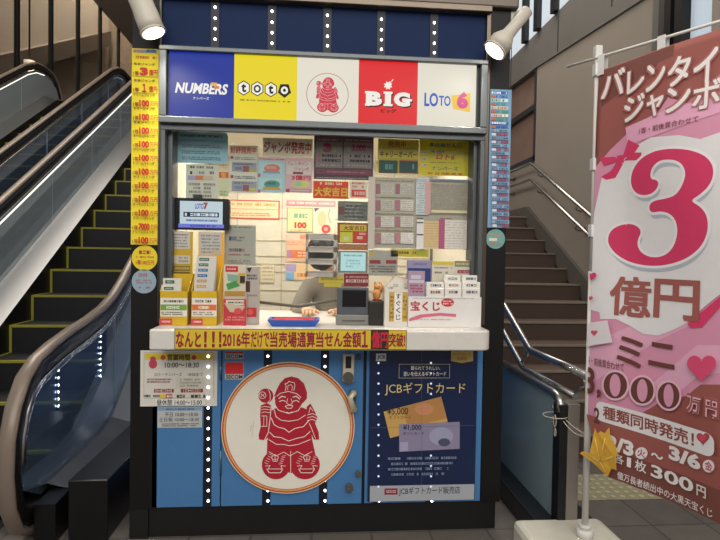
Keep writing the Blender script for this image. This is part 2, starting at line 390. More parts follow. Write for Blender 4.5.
B().box((1.225, -.20, .115), (1.285, -.125, .705), .004).obj('steel_post', mat('8a827a', .35, .35, 0, .1, 4), g)
b = B()
for i in range(4): b.ball((1.196, -.09, .66-i*.025), .007)
b.obj('bolt', STEEL, g)
# ------------------------------------------------------------ ESCALATORS on the left
YEL = ribbed('b0a832', '6f6a20', 60, .6); RISER = ribbed('040405', '101013', 45, .6); TREADM = ribbed('0c0c0e', '242320', 45, .5)
HR = mat('7d6f62', .32, .1, 0, .05); GUIDE = mat('2a2624', .3, .5); SKIRT = mat('1c1b1a', .35, .5)
ESG = glass_mat('c3cacc', 1.1, 1.6, frost_haze=.28); ESR = glass_mat('b9cbe0', 1.2, 1.6, frost_haze=.07); DECK = mat('8b8a89', .34, .9, 0, .06, 3)  # pale diffuse share paints the haze of reflected light on the escalator glass
SL = .585
def znose(y): return max(0, .28+(y-1.5)*SL) if y > 1.2 or y < .9 else max(0, .06*(y-.9)/.3+.02)
def hand_path(YTOP):
    P = [(.36, .02), (.15, .03), (.02, .045), (-.09, .11), (-.155, .23), (-.178, .39), (-.165, .55), (-.11, .69), (-.02, .80), (.10, .865), (.28, .91), (.52, .95), (.80, .985), (1.05, 1.03), (1.25, 1.09), (1.46, 1.185), (1.75, 1.345)]
    y = 2.5
    while y < YTOP-.8: P.append((y, 1.345+(y-1.75)*SL)); y += .75
    zt = 1.345+(YTOP-.8-1.75)*SL
    P += [(YTOP-.8, zt), (YTOP-.45, zt+.15), (YTOP-.1, zt+.21), (YTOP+.25, zt+.2), (YTOP+.5, zt+.09), (YTOP+.66, zt-.12), (YTOP+.7, zt-.38), (YTOP+.62, zt-.62), (YTOP+.45, zt-.78)]
    return P
def inset(P, d):
    out = []
    for i, (y, z) in enumerate(P):
        a = P[max(i-1, 0)]; c = P[min(i+1, len(P)-1)]; L = math.hypot(c[0]-a[0], c[1]-a[1]); out.append((y+(c[1]-a[1])/L*d, z-(c[0]-a[0])/L*d))
    return out
def deck_z_(y, YTOP): return max(.20, .28+(y-1.5)*SL+.16) if y < YTOP else .28+(YTOP-1.5)*SL+.16
def escalator(x0, x1, label, nsteps, YTOP=8.25):
    HP = hand_path(YTOP); deck_z = lambda y: deck_z_(y, YTOP)
    e = empty('escalator', ((x0+x1)/2, .4, 0), label, 'escalator', 'pair of black stepped escalators')
    for k in range(nsteps):
        y = .7+.4*k; z = 0.0 if k == 0 else .055 if k == 1 else .28+(y-1.5)*SL
        zb = z-.236 if k > 2 else -.1
        if k < 2: zb = -.05
        s = B().box((x0, y, zb), (x1, y+.02, z)).obj('step', RISER, e)
        B().box((x0, y+.001, z-.012), (x1, y+.42, z)).obj('tread', TREADM, s)
        B().box((x0, y-.003, z-.016), (x1, y+.03, z+.003)).box((x0, y+.03, z-.01), (x0+.028, y+.40, z+.003)).box((x0, y-.004, zb), (x0+.022, y+.001, z-.012)).obj('demarcation_line', YEL, s)
    B().box((x0-.05, -.35, -.01), (x1+.05, .42, .008)).obj('floor_plate', ribbed('8a8680', '5f5b56', 40, .35, 'X', .7), e)
    B().box((x0, .40, 0), (x1, .70, .012)).obj('comb', mat('b7a52a', .5), e)
    for side, xe, sg in (('l', x0, -1), ('r', x1, 1)):
        xh = xe+sg*.235
        bal = empty('balustrade', (xh, .4, 0)); bal.parent = e; bal.location = Vector((xh, .4, 0))-WL[e.name]
        H3 = [(xh, y, z) for y, z in HP]
        B().tube(H3, .037, 14, side=(1, 0, 0), flat=.55).obj('handrail', HR, bal)
        G3 = [(xh, y, z) for y, z in inset(HP, .068)]
        B().tube(G3, .028, 10, side=(1, 0, 0), flat=1.6).obj('handrail_guide', GUIDE, bal)
        S3 = [(xh, y, z) for y, z in inset(HP, .14)[5:-4]]
        B().tube(S3, .022, 8, side=(1, 0, 0)).obj('steel_strip', STEEL, bal)
        L3 = [(xh-sg*.012, y, z) for y, z in inset(HP, .168)[9:-6]]
        B().tube(L3, .007, 8, side=(1, 0, 0)).obj('handrail_light', mat('f4f1e8', .5, 0, 1.6), bal)
        inn = inset(HP, .13)
        top = [(y, z) for y, z in inn if True][2:-1]
        fr = Frame((xh, 0, 0), (0, 1, 0))
        bot = [(YTOP+.4, deck_z(YTOP)+.02)]
        y = YTOP
        while y > .3: bot.append((y, deck_z(y)-.02)); y -= .35
        bot.append((.15, .17))
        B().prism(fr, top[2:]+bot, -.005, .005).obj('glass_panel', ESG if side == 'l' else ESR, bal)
        for y in (1.3, 2.5, 3.7, 4.9, 6.1, 7.3): B().box((xh-.006, y-.004, deck_z(y)), (xh+.006, y+.004, deck_z(y)+.62)).obj('glass_joint', mat('98a5a5', .3), bal)
        ys = [.16+.25*i for i in range(int((YTOP+.4)/.25)+1)]
        db = B()                     # inner deck: sloped steel cover between skirt and glass, and the outer deck
        for a, c in zip(ys, ys[1:]):
            for (xa, za), (xb, zb) in (((xe, -.06), (xh-sg*.03, .0)), ((xh-sg*.03, .0), (xh+sg*.03, .02)), ((xh+sg*.03, .02), (xh+sg*.17, -.02)), ((xh+sg*.17, -.02), (xh+sg*.17, -.10))):
                db.face([(xa, a, deck_z(a)+za), (xb, a, deck_z(a)+zb), (xb, c, deck_z(c)+zb), (xa, c, deck_z(c)+za)])
        db.obj('decking', DECK, bal)
        low = [(yy, max(-.01, deck_z(yy)-.5) if yy > 2 else 0.0) for yy in ys]; hi = [(yy, deck_z(yy)-.06) for yy in ys]
        B().prism(Frame((xe+sg*.006, 0, 0), (0, 1, 0)), low+hi[::-1], -.006, .006).obj('skirt_panel', SKIRT, bal)
        low = [(yy, 0.0) for yy in ys]; hi = [(yy, deck_z(yy)-.03) for yy in ys]
        B().prism(Frame((xe+sg*.39, 0, 0), (0, 1, 0)), low+hi[::-1], -.015, .015).obj('outer_cladding', mat('151516', .25, .3), bal)
        B().box((xe+sg*.285, -.02, 0), (xe+sg*.38, .17, .19)).obj('newel_cladding', mat('171615', .3, .4), bal)
    e.rotation_euler.z = math.radians(2.4); e.location.y -= .045; e.location.x -= .02
    return e
escalator(-2.55, -1.60, 'nearer escalator with yellow edged black steps right beside the booth', 21, 9.4)
escalator(-4.59, -3.62, 'farther escalator seen through the glass of the nearer one', 18)
B().box((-1.17, -.02, 0), (-.985, 1.2, .30), .006).obj('pedestal', mat('131314', .3, .2)) 
tag(bpy.data.objects['pedestal'], 'low black box pedestal standing between escalator end and booth', 'pedestal')
# ------------------------------------------------------------ BOOTH
XL, XR = -.888, .968
bo = empty('lottery_booth', (.04, .5, 0), 'blue lottery ticket booth with black pillars and white counter', 'kiosk')
F0 = FY(0)
B().box((XL, -.0, .145), (-.76, .15, 2.66)).obj('pillar', BLACK, bo)
B().box((.862, -.0, .145), (XR, .15, 2.66)).obj('pillar', BLACK, bo)
B().box((.842, -.012, 1.06), (.864, .05, 2.66), .003).obj('pillar_trim', mat('5d5347', .3, .7), bo)
B().box((-.762, -.012, 1.06), (-.75, .05, 2.66), .003).obj('pillar_trim', mat('4b4640', .3, .7), bo)
B().box((XL+.003, .01, 0), (XR-.02, 3.0, .145)).box((XL, -.004, 0), (-.80, .02, .145)).obj('plinth', mat('161514', .4), bo)
B().box((XL+.001, .15, .145), (XL+.02, 3.0, 2.66)).obj('side_panel', mat('3f74bd', .35, .1, 0, .05, 5), bo)
B().box((XR-.02, .15, .145), (XR-.001, 3.0, 2.66)).obj('side_panel', mat('3f74bd', .35, .1, 0, .05, 5), bo)
B().box((XL, 2.98, .145), (XR, 3.0, 2.66)).obj('back_panel', BLUE, bo)
B().box((-.92, -.03, 2.655), (1.0, 3.05, 2.72), .01).obj('roof', mat('5a5047', .35, .3), bo)
B().box((-.76, -.035, 2.628), (.862, .02, 2.66), .004).obj('top_trim', mat('63584d', .3, .6), bo)
B().box((-.76, .01, 2.37), (.862, .03, 2.64)).obj('fascia', NAVY, bo)
LEDM = mat('f6f8ff', .5, 0, 5); CH = mat('0a101e', .5)
def led_strip(px, pys, chan, y=-.001):
    a = F0.uv(px, pys[0]); c = F0.uv(px, pys[-1])
    zt, zb = chan
    s = B().box((a[0]-.02, y-.004, zb), (a[0]+.02, y+.012, zt)).obj('light_strip', CH, bo)
    for py in pys:
        u, v = F0.uv(px, py); B().cyl((u, y-.009, v), (u, y-.003, v), .0062, 10).obj('led', LEDM, s)
for px, pys in ((215, (7, 18, 28.5, 39)), (272, (11, 22, 32.5, 43)), (327.5, (15, 25.5, 36, 45.5)), (381.5, (19, 29.5, 39.5, 49)), (434.5, (22.5, 32.5, 43, 52.5))):
    led_strip(px, pys, (2.635, 2.38), .009)
for y in (.62, 1.70, 2.76):                       # the same strips on the side towards the escalator
    s = B().box((XL-.006, y-.02, .15), (XL+.004, y+.02, 2.6)).obj('light_strip', CH, bo)
    q = B()
    for k in range(44): q.cyl((XL-.010, y, .2+k*.055), (XL-.004, y, .2+k*.055), .009, 8)
    q.obj('led', mat('f6f8ff', .5, 0, 30), s)
# sign box with five backlit panels
sg = empty('lightbox_sign', (.05, 0, 2.02), 'long backlit shop sign of five coloured panels above the ticket window', 'sign')
fb = B()
for a, c in (((-.752, -.05, 2.362), (.842, .03, 2.385)), ((-.752, -.05, 2.02), (.842, .03, 2.052)), ((-.752, -.05, 2.052), (-.716, .03, 2.362)), ((.806, -.05, 2.052), (.842, .03, 2.362))): fb.box(a, c, .004)
fb.obj('frame', FRAME, sg)
B().box((-.74, -.02, 2.03), (.83, .03, 2.38)).obj('backing', DARKF, sg)
FS = FY(-.028)
def panel(px0, px1, hexc, em=.88):
    u0 = FS.uv(px0, 85)[0]; u1 = FS.uv(px1, 95)[0]
    o = B().box((u0, -.028, 2.05), (u1, -.02, 2.365)).obj('sign_panel', mat(hexc, .4, 0, em, 0, spec=.06), sg); return Print(FS, o, 0, .0003, em=.9)
p = panel(169, 234, '15309a'); p.text('NUMBERS', (175, 82, 228, 95), 'f4f2ec', .035, .22); p.text('ナンバーズ', (193, 96.5, 209, 100), 'f4f2ec', .02)
p.rect((211, 82.5, 217, 86), 'e8b53a'); p.rect((214, 86, 219, 89), 'd8862a'); p.done()
p = panel(234, 297, 'f2dc1c')
for i in range(4):
    cx = 243.7+13.6*i; cy = 88+.85*i
    hx = [(cx+7.0*math.cos(math.radians(a)), cy+7.6*math.sin(math.radians(a))) for a in ((30, 90, 150, 210, 270, 330) if i < 3 else (18, 90, 162, 234, 306))]
    p.poly(hx, '1a1712')
    if i < 3:
        p.poly([(cx+(x-cx)*.86, cy+(y-cy)*.86) for x, y in hx], 'fbf8ef')
        if i == 1: p.poly(ell(cx, cy, 3.6, 3.9), '1a1712', 'lettering'); p.poly(ell(cx, cy, 1.9, 2.2), 'fbf8ef', 'lettering_centre')
        else: p.text('t', (cx-2.3, cy-4.8, cx+2.5, cy+4.4), '1a1712', .04)
    else: p.poly(ell(cx, cy, 3.6, 3.8), 'fbf8ef', 'lettering'); p.poly(ell(cx, cy, 1.5, 1.7), '1a1712', 'lettering_centre')
p.lines((240, 99.3, 291, 102.8), 1, '4d4410', 1, .85); p.done()
p = panel(297, 358.5, 'f3ecdc', .84)
E_RED, E_WH = 'b01a30', 'f1e9dd'
def emblem(p, f, red, wh, lw, ring=None):
    """seated figure printed in red: beret, mallet, sack, two bales; f maps sketch units to (u,v)"""
    P = lambda pts, c, n='emblem': p.poly_uv([f(*q) for q in pts], c, n)
    S = lambda pts, w=3.2: p.strokes([f(*q) for q in pts], lw*w/3.2, wh, 'emblem_lines', True)
    P([(72, 330), (70, 395), (90, 440), (170, 470), (250, 440), (272, 395), (258, 330)], red); P(ell(108, 435, 59, 60), red); P(ell(228, 435, 62, 60), red)
    P([(45, 188), (70, 178), (90, 190), (88, 230), (88, 275), (82, 315), (62, 332), (38, 330), (36, 310), (45, 275), (42, 230)], red)
    P([(235, 195), (250, 180), (262, 200), (272, 220), (280, 240), (270, 262), (285, 300), (287, 330), (265, 330), (252, 300), (240, 285)], red)
    P([(105, 200), (82, 215), (74, 250), (74, 300), (75, 338), (85, 364), (110, 376), (170, 380), (225, 373), (258, 360), (258, 330), (254, 290), (250, 245), (244, 208), (212, 195)], red)
    P([(100, 150), (112, 120), (125, 95), (145, 75), (172, 68), (200, 75), (224, 98), (237, 135), (236, 160), (222, 176), (200, 190), (110, 190)], red)
    P(ell(160, 172, 56, 54), red); P(ell(66, 148, 31, 30), red)
    S([(112, 150), (125, 138), (160, 130), (195, 140), (212, 156)]); S([(105, 150), (98, 165), (106, 190), (118, 208), (160, 222), (200, 210), (214, 188)])
    S([(147, 128), (150, 108), (145, 98), (155, 96), (162, 88), (172, 92), (184, 94), (186, 106), (182, 126)]); S([(156, 124), (158, 106), (170, 102), (176, 110), (174, 126)], 2.4)
    S([(120, 160), (132, 150), (148, 154)], 4.5); S([(178, 154), (192, 150), (206, 162)], 4.5)
    S([(122, 172), (135, 167), (148, 172)], 3.6); S([(178, 172), (192, 167), (204, 174)], 3.6)
    S([(156, 160), (152, 178), (160, 184), (172, 184), (176, 176), (170, 160)], 2.4); S([(146, 192), (160, 187), (178, 190), (172, 200), (154, 200), (146, 192)], 3); S([(150, 216), (162, 220), (176, 215)], 2.4)
    S([(100, 205), (108, 235), (130, 250), (162, 254), (200, 248), (230, 228)]); S([(88, 240), (100, 268), (120, 280), (142, 284), (162, 300), (186, 284), (222, 276), (244, 252)], 3.6)
    S([(82, 300), (100, 318), (130, 322), (160, 336), (190, 326), (226, 318), (250, 296)], 3.4); S([(78, 330), (110, 350), (140, 350), (165, 356), (200, 350), (250, 330)])
    S([(88, 190), (84, 240), (76, 300), (60, 332)]); S([(48, 232), (70, 232), (70, 275), (46, 275)], 2.6); S([(58, 232), (57, 275)], 2)
    for yy in (192, 203, 215): S([(48, yy+4), (60, yy), (84, yy+4)], 2.6)
    S(ell(52, 146, 14, 14, 14)+[(66, 146)], 2.6); S([(45, 140), (60, 152)], 2.4); S([(45, 152), (60, 140)], 2.4); S([(76, 122), (84, 140), (84, 165), (72, 178)], 2.6)
    for yy in (228, 240, 252): S([(238, yy), (258, yy-6), (278, yy+2)], 2.8)
    S([(246, 262), (258, 290), (272, 328)], 2.6); S([(244, 220), (250, 196), (262, 212)], 2.6)
    S([(78, 380), (108, 398), (140, 382), (166, 398), (196, 380), (226, 396), (258, 380)], 2.6); S([(169, 378), (169, 486)], 2.6)
    for cx in (104, 236):
        S([(cx-14, 402), (cx, 392), (cx+14, 402), (cx+8, 420), (cx-8, 420), (cx-14, 402)], 2.4); S([(cx, 392), (cx, 420)], 2.2); S([(cx-10, 412), (cx+10, 412)], 2)
        S([(cx-40, 440), (cx-20, 438), (cx-30, 452), (cx+30, 452), (cx+24, 438), (cx+44, 440)], 2.6); S([(cx-34, 452), (cx-24, 468), (cx+22, 468), (cx+32, 452)], 3.2)
        for k in range(5): S([(cx-44+k*5, 425-k*9), (cx-30+k*5, 432-k*9)], 1.8); S([(cx+28-k*3, 400+k*8), (cx+44-k*3, 396+k*8)], 1.8)
c = FS.uv(327.5, 94.5)
rr_ = ell(c[0], c[1], .1015, .1025, 40); p.strokes([*rr_, rr_[0]], .0025, 'a8464c', 'printed_ring', True)
emblem(p, lambda x, y: (c[0]+(x-163)*.00044, c[1]-(y-280)*.0004-.001), 'd23a4c', 'f5d8d4', .0012); p.done()
p = panel(358.5, 417.5, 'e8262c')
for dx, dy, col in ((1.1, 1.2, '120c0a'), (0, 0, 'fbf4ea')):
    n = 'lettering_shadow' if dx else 'lettering'
    p.text('B', (366+dx, 91+dy, 382+dx, 106+dy), col, .07, 0, name=n); p.text('I', (385+dx, 91.5+dy, 391+dx, 106.3+dy), col, .09, 0, name=n); p.text('G', (394+dx, 92+dy, 410+dx, 107+dy), col, .07, 0, name=n)
    for q in ((365, 91, 370, 93.6), (365, 103.4, 370, 106), (383.5, 91.5, 392.5, 94), (383.5, 103.8, 392.5, 106.4), (404, 99, 412, 101.6)): p.rect((q[0]+dx, q[1]+dy, q[2]+dx, q[3]+dy), col, n)
p.poly([(388+(4.6 if k % 2 else 2.8)*math.cos(k*math.pi/8), 85.5+(4.6 if k % 2 else 2.8)*math.sin(k*math.pi/8)) for k in range(16)], 'fdf6ea', 'printed_star')
p.strokes([(390, 83), (392, 81), (393, 79.5)], .004, 'fdf6ea'); p.text('ビッグ', (381, 108.7, 396, 113.2), '120c0a', .04); p.done()
p = panel(417.5, 476, 'efead8', .84)
p.poly([(451, 95.5), (470.5, 93), (470, 112), (453, 109)], 'f0c337')
p.text('LO', (424.5, 92.5, 438, 106.8), '2a55c0', .03); p.text('TO', (439, 95.5, 450.5, 106.3), '2a55c0', .025); p.text('6', (457, 91.5, 468, 109), 'd93b8c', .07)
p.done()
# window: frame, glass, inner shell
wf = B()
for a, c in (((-.75, -.02, 1.992), (.842, .0, 2.022)), ((-.75, -.018, 1.06), (-.728, .14, 2.075)), ((-.728, .03, 1.06), (-.705, .14, 2.075)), ((.82, -.018, 1.06), (.842, .14, 2.075)), ((.80, .03, 1.06), (.82, .14, 2.075))): wf.box(a, c, .003)
wf.obj('window_frame', FRAME, bo)
GY = .12
B().box((-.71, GY, 1.135), (.802, GY+.004, 2.075)).obj('window_glass', glass_mat('f4f6f4', .8, 1.5), bo)
a = FY(.118).uv(259, 301); c = FY(.118).uv(338, 299)
B().tube([(a[0], .118, a[1]-.006), ((a[0]+c[0])/2, .116, 1.136), (c[0], .118, c[1]-.004)], .008, 10).obj('glass_edge', mat('5d564a', .4, .3), bo)
sh = B().box((-.75, 1.15, .145), (.84, 1.17, 2.1)).box((-.77, .14, .145), (-.75, 1.17, 2.1)).box((.84, .14, .145), (.86, 1.17, 2.1)).box((-.77, .03, 2.08), (.86, 1.17, 2.1)).box((-.77, .02, .13), (.86, 1.17, .145))
sh.obj('inner_wall', CREAM, bo)
jl = B()
for z in (1.15, 1.28, 1.335, 1.39, 1.5, 1.66): jl.box((-.74, 1.145, z), (.83, 1.15, z+.004))
for x in (-.55, -.24, .2, .55): jl.box((x, 1.145, 1.0), (x+.004, 1.15, 2.0))
jl.obj('wall_joint', mat('b9aa8c', .7), bo)
# front panels below the counter
def fpanel(px0, px1, name):
    u0 = F0.uv(px0, 430)[0]; u1 = F0.uv(px1, 430)[0]; return B().box((u0, 0, .15), (u1, .02, 1.0), .002).obj(name, BLUE, bo)
fpanel(152, 220.5, 'front_panel'); dr = fpanel(221.5, 362.5, 'door'); fpanel(365.5, 482.5, 'front_panel')
B().box((-.77, .012, .14), (.87, .03, 1.0)).obj('panel_backing', mat('10141c', .5), bo)
for px in (208.5, 268, 325, 379, 431.5):
    led_strip(px, [356+10.3*k for k in range(15)], (.97, .15))
for py0, py1 in ((362, 380), (450, 475)):
    a = F0.uv(221, py0); c = F0.uv(221, py1); B().cyl((a[0], -.006, a[1]), (a[0], -.006, c[1]), .005, 10).obj('hinge', mat('6a7680', .35, .7), dr)
a = F0.uv(348, 368); lk = B().box((a[0]-.028, -.03, a[1]-.065), (a[0]+.03, 0, a[1]+.075), .008).obj('lock', mat('cfc6ae', .45, .1), dr)
B().box((a[0]-.014, -.034, a[1]+.005), (a[0]+.014, -.028, a[1]+.065), .002).obj('keypad', mat('1b1a19', .4), lk)
B().cyl((a[0], -.045, a[1]-.04), (a[0], -.028, a[1]-.04), .027).cyl((a[0], -.05, a[1]-.04), (a[0], -.045, a[1]-.04), .012).obj('lock_dial', mat('6e665a', .4, .5), lk)
a = F0.uv(352, 401); hd = B().box((a[0]-.012, -.012, a[1]-.055), (a[0]+.018, 0, a[1]+.06), .006).obj('handle', mat('5c5a54', .35, .6), dr)
B().tube([(a[0]+.01, -.01, a[1]+.045), (a[0]+.004, -.05, a[1]+.05), (a[0]-.014, -.055, a[1]+.03), (a[0]+.008, -.05, a[1]-.03), (a[0]+.004, -.012, a[1]-.045)], [.016, .017, .014, .016, .013], 10).obj('handle_lever', mat('c9c2a6', .35, .3), hd)
for px, py, r_ in ((358, 473, .014), (349, 487, .02)):
    a = F0.uv(px, py); B().cyl((a[0], -.02, a[1]), (a[0], 0, a[1]), r_).cyl((a[0], -.026, a[1]), (a[0], -.02, a[1]), r_*.55).obj('keyhole', mat('77736a', .35, .7), dr)
a = F0.uv(359, 357); B().box((a[0]-.012, -.02, a[1]-.012), (a[0]+.008, 0, a[1]+.015), .003).obj('latch', mat('4a5058', .4, .5), bo)
# counter slab with rounded right end
CZ0, CZ1 = .962, 1.056
pts = [(-.742, -.2)] + [(.84-.05+.05*math.cos(math.radians(t)), -.2+.05+.05*math.sin(math.radians(t))) for t in range(-90, 1, 15)] + [(.84, 0), (.80, .0), (.80, .7), (-.72, .7), (-.72, 0), (-.742, 0)]
b = B(); b.prism(Frame((0, 0, 0), (1, 0, 0), (0, 1, 0)), pts, CZ0, CZ1)
bevmod(b.obj('counter', mat('d6d1c8', .3, 0, 0, .06, 25), bo), .008, 3)
# slotted speaking plate on the glass
FP = FY(.116)
u0, v0, u1, v1 = FP.rect((306, 234, 337, 277))
pb = B(); n = 3; hh = (v1-v0)/(2*n+1); sl = .003
ACR = glass_mat('cfcbc2', .6, 1.5, frost_haze=.55, name='acrylic')
for i in range(n+1): pb.box((u0, .113, v0+2*i*hh+(sl if i else 0)), (u1, .119, v0+(2*i+1)*hh-(sl if i < n else 0)))
pb.box((u0, .113, v0), (u0+.012, .119, v1)).box((u1-.02, .113, v0), (u1, .119, v1))
pb.obj('speaking_plate', ACR, bo)
rm = B()
for i in range(n):
    zc = v0+(2*i+1.5)*hh; rr_ = hh*.5+sl
    rm.tube([(u0+.02, .111, zc-rr_), (u1-.03, .111, zc-rr_)]+[(u1-.03+rr_*math.sin(t*.314), .111, zc-rr_*math.cos(t*.314)) for t in range(1, 10)]+[(u1-.03, .111, zc+rr_), (u0+.02, .111, zc+rr_)], .003, 6)
rm.obj('slot_rim', mat('c4beb2', .3), bo)
# spotlights
def spot(face, back, r0, r1, label):
    f = F0 and FY(face[2]).w(*FY(face[2]).uv(face[0], face[1])); k = FY(back[2]).w(*FY(back[2]).uv(back[0], back[1]))
    d = (f-k).normalized(); e = empty('spotlight', k, label, 'spotlight')
    HW = mat('bdb5a7', .4, 0, 0, .04)
    L = (f-k).length
    B().tube([k, k+d*L*.45, k+d*L*.6, k+d*L*.78, f], [r0, r0, r0*1.02+.002, r1*.97, r1], 28).obj('housing', HW, e)
    B().tube([f-d*.004, f+d*.006], [r1*1.03, r1*1.03], 28).obj('rim', HW, e)
    B().tube([f+d*.004, f+d*.008], [r1*.86, r1*.86], 28).obj('lamp', mat('fff6e6', .5, 0, 9), e)
    B().tube([k+d*.03, Vector((k.x, .03, k.z+.04)), Vector((k.x, .06, 2.66))], .016, 10).box((k.x-.04, .0, 2.60), (k.x+.04, .08, 2.66), .006).obj('mounting_arm', mat('8f8a82', .4, .4), e)
    l = bpy.data.lights.new('spotlight_lamp', 'SPOT'); l.energy = 26; l.spot_size = math.radians(100); l.spot_blend = .7; l.shadow_soft_size = r1*.8; l.color = (1, .93, .82)
    o = bpy.data.objects.new('spotlight_lamp', l); o.location = f+d*.03; o.rotation_euler = d.to_track_quat('-Z', 'Y').to_euler(); COL.objects.link(o); o.parent = e; o.location = f+d*.03-k
spot((153, 32, -.13), (137, -9, -.12), .052, .056, 'white cylindrical spotlight above the yellow price strip')
spot((495, 50, -.13), (527, 11, -.12), .030, .058, 'white flared spotlight above the blue price strip')

# ------------------------------------------------------------ printed things on the booth
# yellow prize strip on the left pillar
o, p = sheet('prize_list', 'tall yellow strip of red jackpot amounts on the black left pillar', 'sign', FY(-.002), (132, 48, 158.5, 245), 'e6d02b')
p.rect((133, 49, 157, 53.5), '8fa0a8'); p.text('当せん', (133.5, 49.3, 144, 53), 'c23a2a', .02); p.text('実績', (146, 49.3, 156, 53), '3a5a88', .02); p.lines((134, 55.5, 157, 59.5), 1, 'c2572a', 1, .85)
rows = [(72.5, '年末ジャンボ', '3', '億円', 1), (89, '年末ジャンボ', '１', '億円', 1)] + [(103.5+13.7*k, ('ドリームジャンボ', 'サマージャンボ', '年末ジャンボ', 'オータムジャンボ', 'グリーンジャンボ')[k % 5], '7000' if k == 9 else '100', '万円', 0) for k in range(11)]
for y, nm, num, un, big in rows:
    p.text(nm, (134, y-10.2, 155, y-6.4), '3a3718', .015); p.text('1等', (133.5, y-1.5, 139, y+3.2), '8e2a20', .02)
    if big: p.text(num, (140 if num == '3' else 142.5, y-5.2, 148 if num == '3' else 146.3, y+3.3), 'c0281f', .07); p.text(un, (149, y-3, 157.5, y+3.3), 'c0281f', .03)
    else: p.text(num, (139.5, y-3.5, 149.5 if num == '100' else 150.5, y+3.4), 'c0281f', .05); p.text(un, (150.5 if num == '100' else 151.5, y-2, 158, y+3.2), 'b3382a', .02)
    p.rect((133, y+3.9, 158, y+4.2), 'b7a52a', 'printed_rule')
p.done()
def disc(name, label, px, py, r, col, y=-.002, group=None):
    fr = FY(y); c = fr.uv(px, py); b = B(); b.prism(fr, ell(c[0], c[1], r, r, 32), -.002, 0); o = b.obj(name, paper(col)); tag(o, label, 'sign', group); return o, Print(fr, o), c
o, p, c = disc('round_sticker', 'round yellow sticker with red lettering on the left pillar', 144.7, 258, .061, 'dcc42e')
p.lines((139, 250, 151, 254.5), 1, 'a33a22', 1, .85); p.lines((136, 255.5, 154, 258.5), 1, 'a35a22'); p.text('1等100万円', (136, 260, 154, 265), 'b3261e', .03); p.done()
o, p, c = disc('round_sticker', 'round pale blue sticker below the yellow one on the left pillar', 144, 281.5, .058, '8aa0ac')
p.lines((138.5, 273, 150, 277), 1, 'b04a4a', 1, .85); p.lines((136, 279, 152, 284), 2, '9a6a74'); p.lines((138, 286, 150, 289), 1, 'b04a4a'); p.done()
# blue strip on the right pillar
o, p = sheet('prize_list', 'tall pale blue strip of tiny prize rows on the black right pillar', 'sign', FY(-.002), (490.5, 89, 508.5, 228), '7ba0bd')
R = random.Random(3)
for k in range(18):
    y = 91+7.6*k
    col = ('2f62a8' if k in (0, 4) else 'd8e4dc' if k < 4 else '84a7c2')
    p.rect((491, y, 508, y+3.6), col, 'printed_band'); p.lines((491.5, y+.3, 507.5, y+3.4), 1, 'e8eef4' if k in (0, 4) else ('c0524a', '3f7f62', 'b36a35')[k % 3] if k < 4 else '46506a', hgt=.8, seed=k)
    p.rect((491.3, y+4.2, 495.5, y+7), 'd4d0d8' if k > 4 else 'b86a54'); p.lines((496, y+4, 508, y+7.3), 1, '2e5fae' if k in (0, 4) else 'a2344e' if k > 4 else '4a9a68', fill=.95, hgt=.8, seed=k+50)
p.done()
o, p, c = disc('round_sticker', 'round teal and orange sticker on the black right pillar', 495.5, 239, .05, '6fa2a0')
p.lines((489, 233, 502, 237), 2, 'c98a4a'); p.rect((489, 238, 497, 241), 'd6d6bc'); p.lines((489, 242, 502, 246), 2, 'b87a44'); p.done()
# counter strip
FC = FY(-.2015)
o, p = sheet('counter_banner', 'long yellow strip with crimson lettering stuck along the counter front', 'banner', FC, (174.5, 328.6, 406.5, 349.8), 'd3b52c')
p.frame((174.5, 328.6, 406.5, 349.8), .003, '5a4a18')
CR_ = '8e1430'
for t, a, c, bd in (('なんと', 176, 201, .05), ('！', 204, 206.8, .06), ('！', 212, 214.8, .06), ('！', 219, 221.5, .06), ('2016年', 222.5, 250, .045), ('だけで', 251, 269, .04), ('当売場通算', 270, 315, .045), ('当せん金額', 316, 361, .045)):
    p.text(t, (a, 331.5, c, 347.5), CR_, bd)
p.text('１', (361.8, 331, 367.8, 347.5), CR_, .05)
p.rect((371, 329.5, 388.5, 349), '2c2013', 'printed_block'); p.text('億円', (371.8, 331, 387.8, 348), 'c2203a', .06); p.text('突破!', (389, 333, 405, 347), CR_, .04); p.done()
# emblem disc on the door
FD = FY(-.012); c = FD.uv(288.5, 428); ed = B(); ed.prism(FD, ell(c[0], c[1], .329, .329, 72), -.012, 0)
o = ed.obj('emblem_plaque', mat('e9e3d3', .35, 0, 0, .03)); tag(o, 'big round white plaque with a red printed figure on the blue door', 'plaque')
p = Print(FD, o)
for rr_, w, col in ((.327, .004, 'e8d9a8'), (.321, .008, 'c24a1e'), (.313, .005, 'e8a23a'), (.308, .003, 'b5401e')):
    q = ell(c[0], c[1], rr_, rr_, 72); p.strokes([*q, q[0]], w, col, 'printed_ring', True)
p.strokes([(252, 425), (250, 432)], .0015, '8a8478', 'scratch'); p.strokes([(254, 420), (252, 437)], .001, '8a8478', 'scratch')
emblem(p, lambda x, y: FD.uv(250+x/4.15, 360+y/4.154), E_RED, E_WH, .0033); p.done()
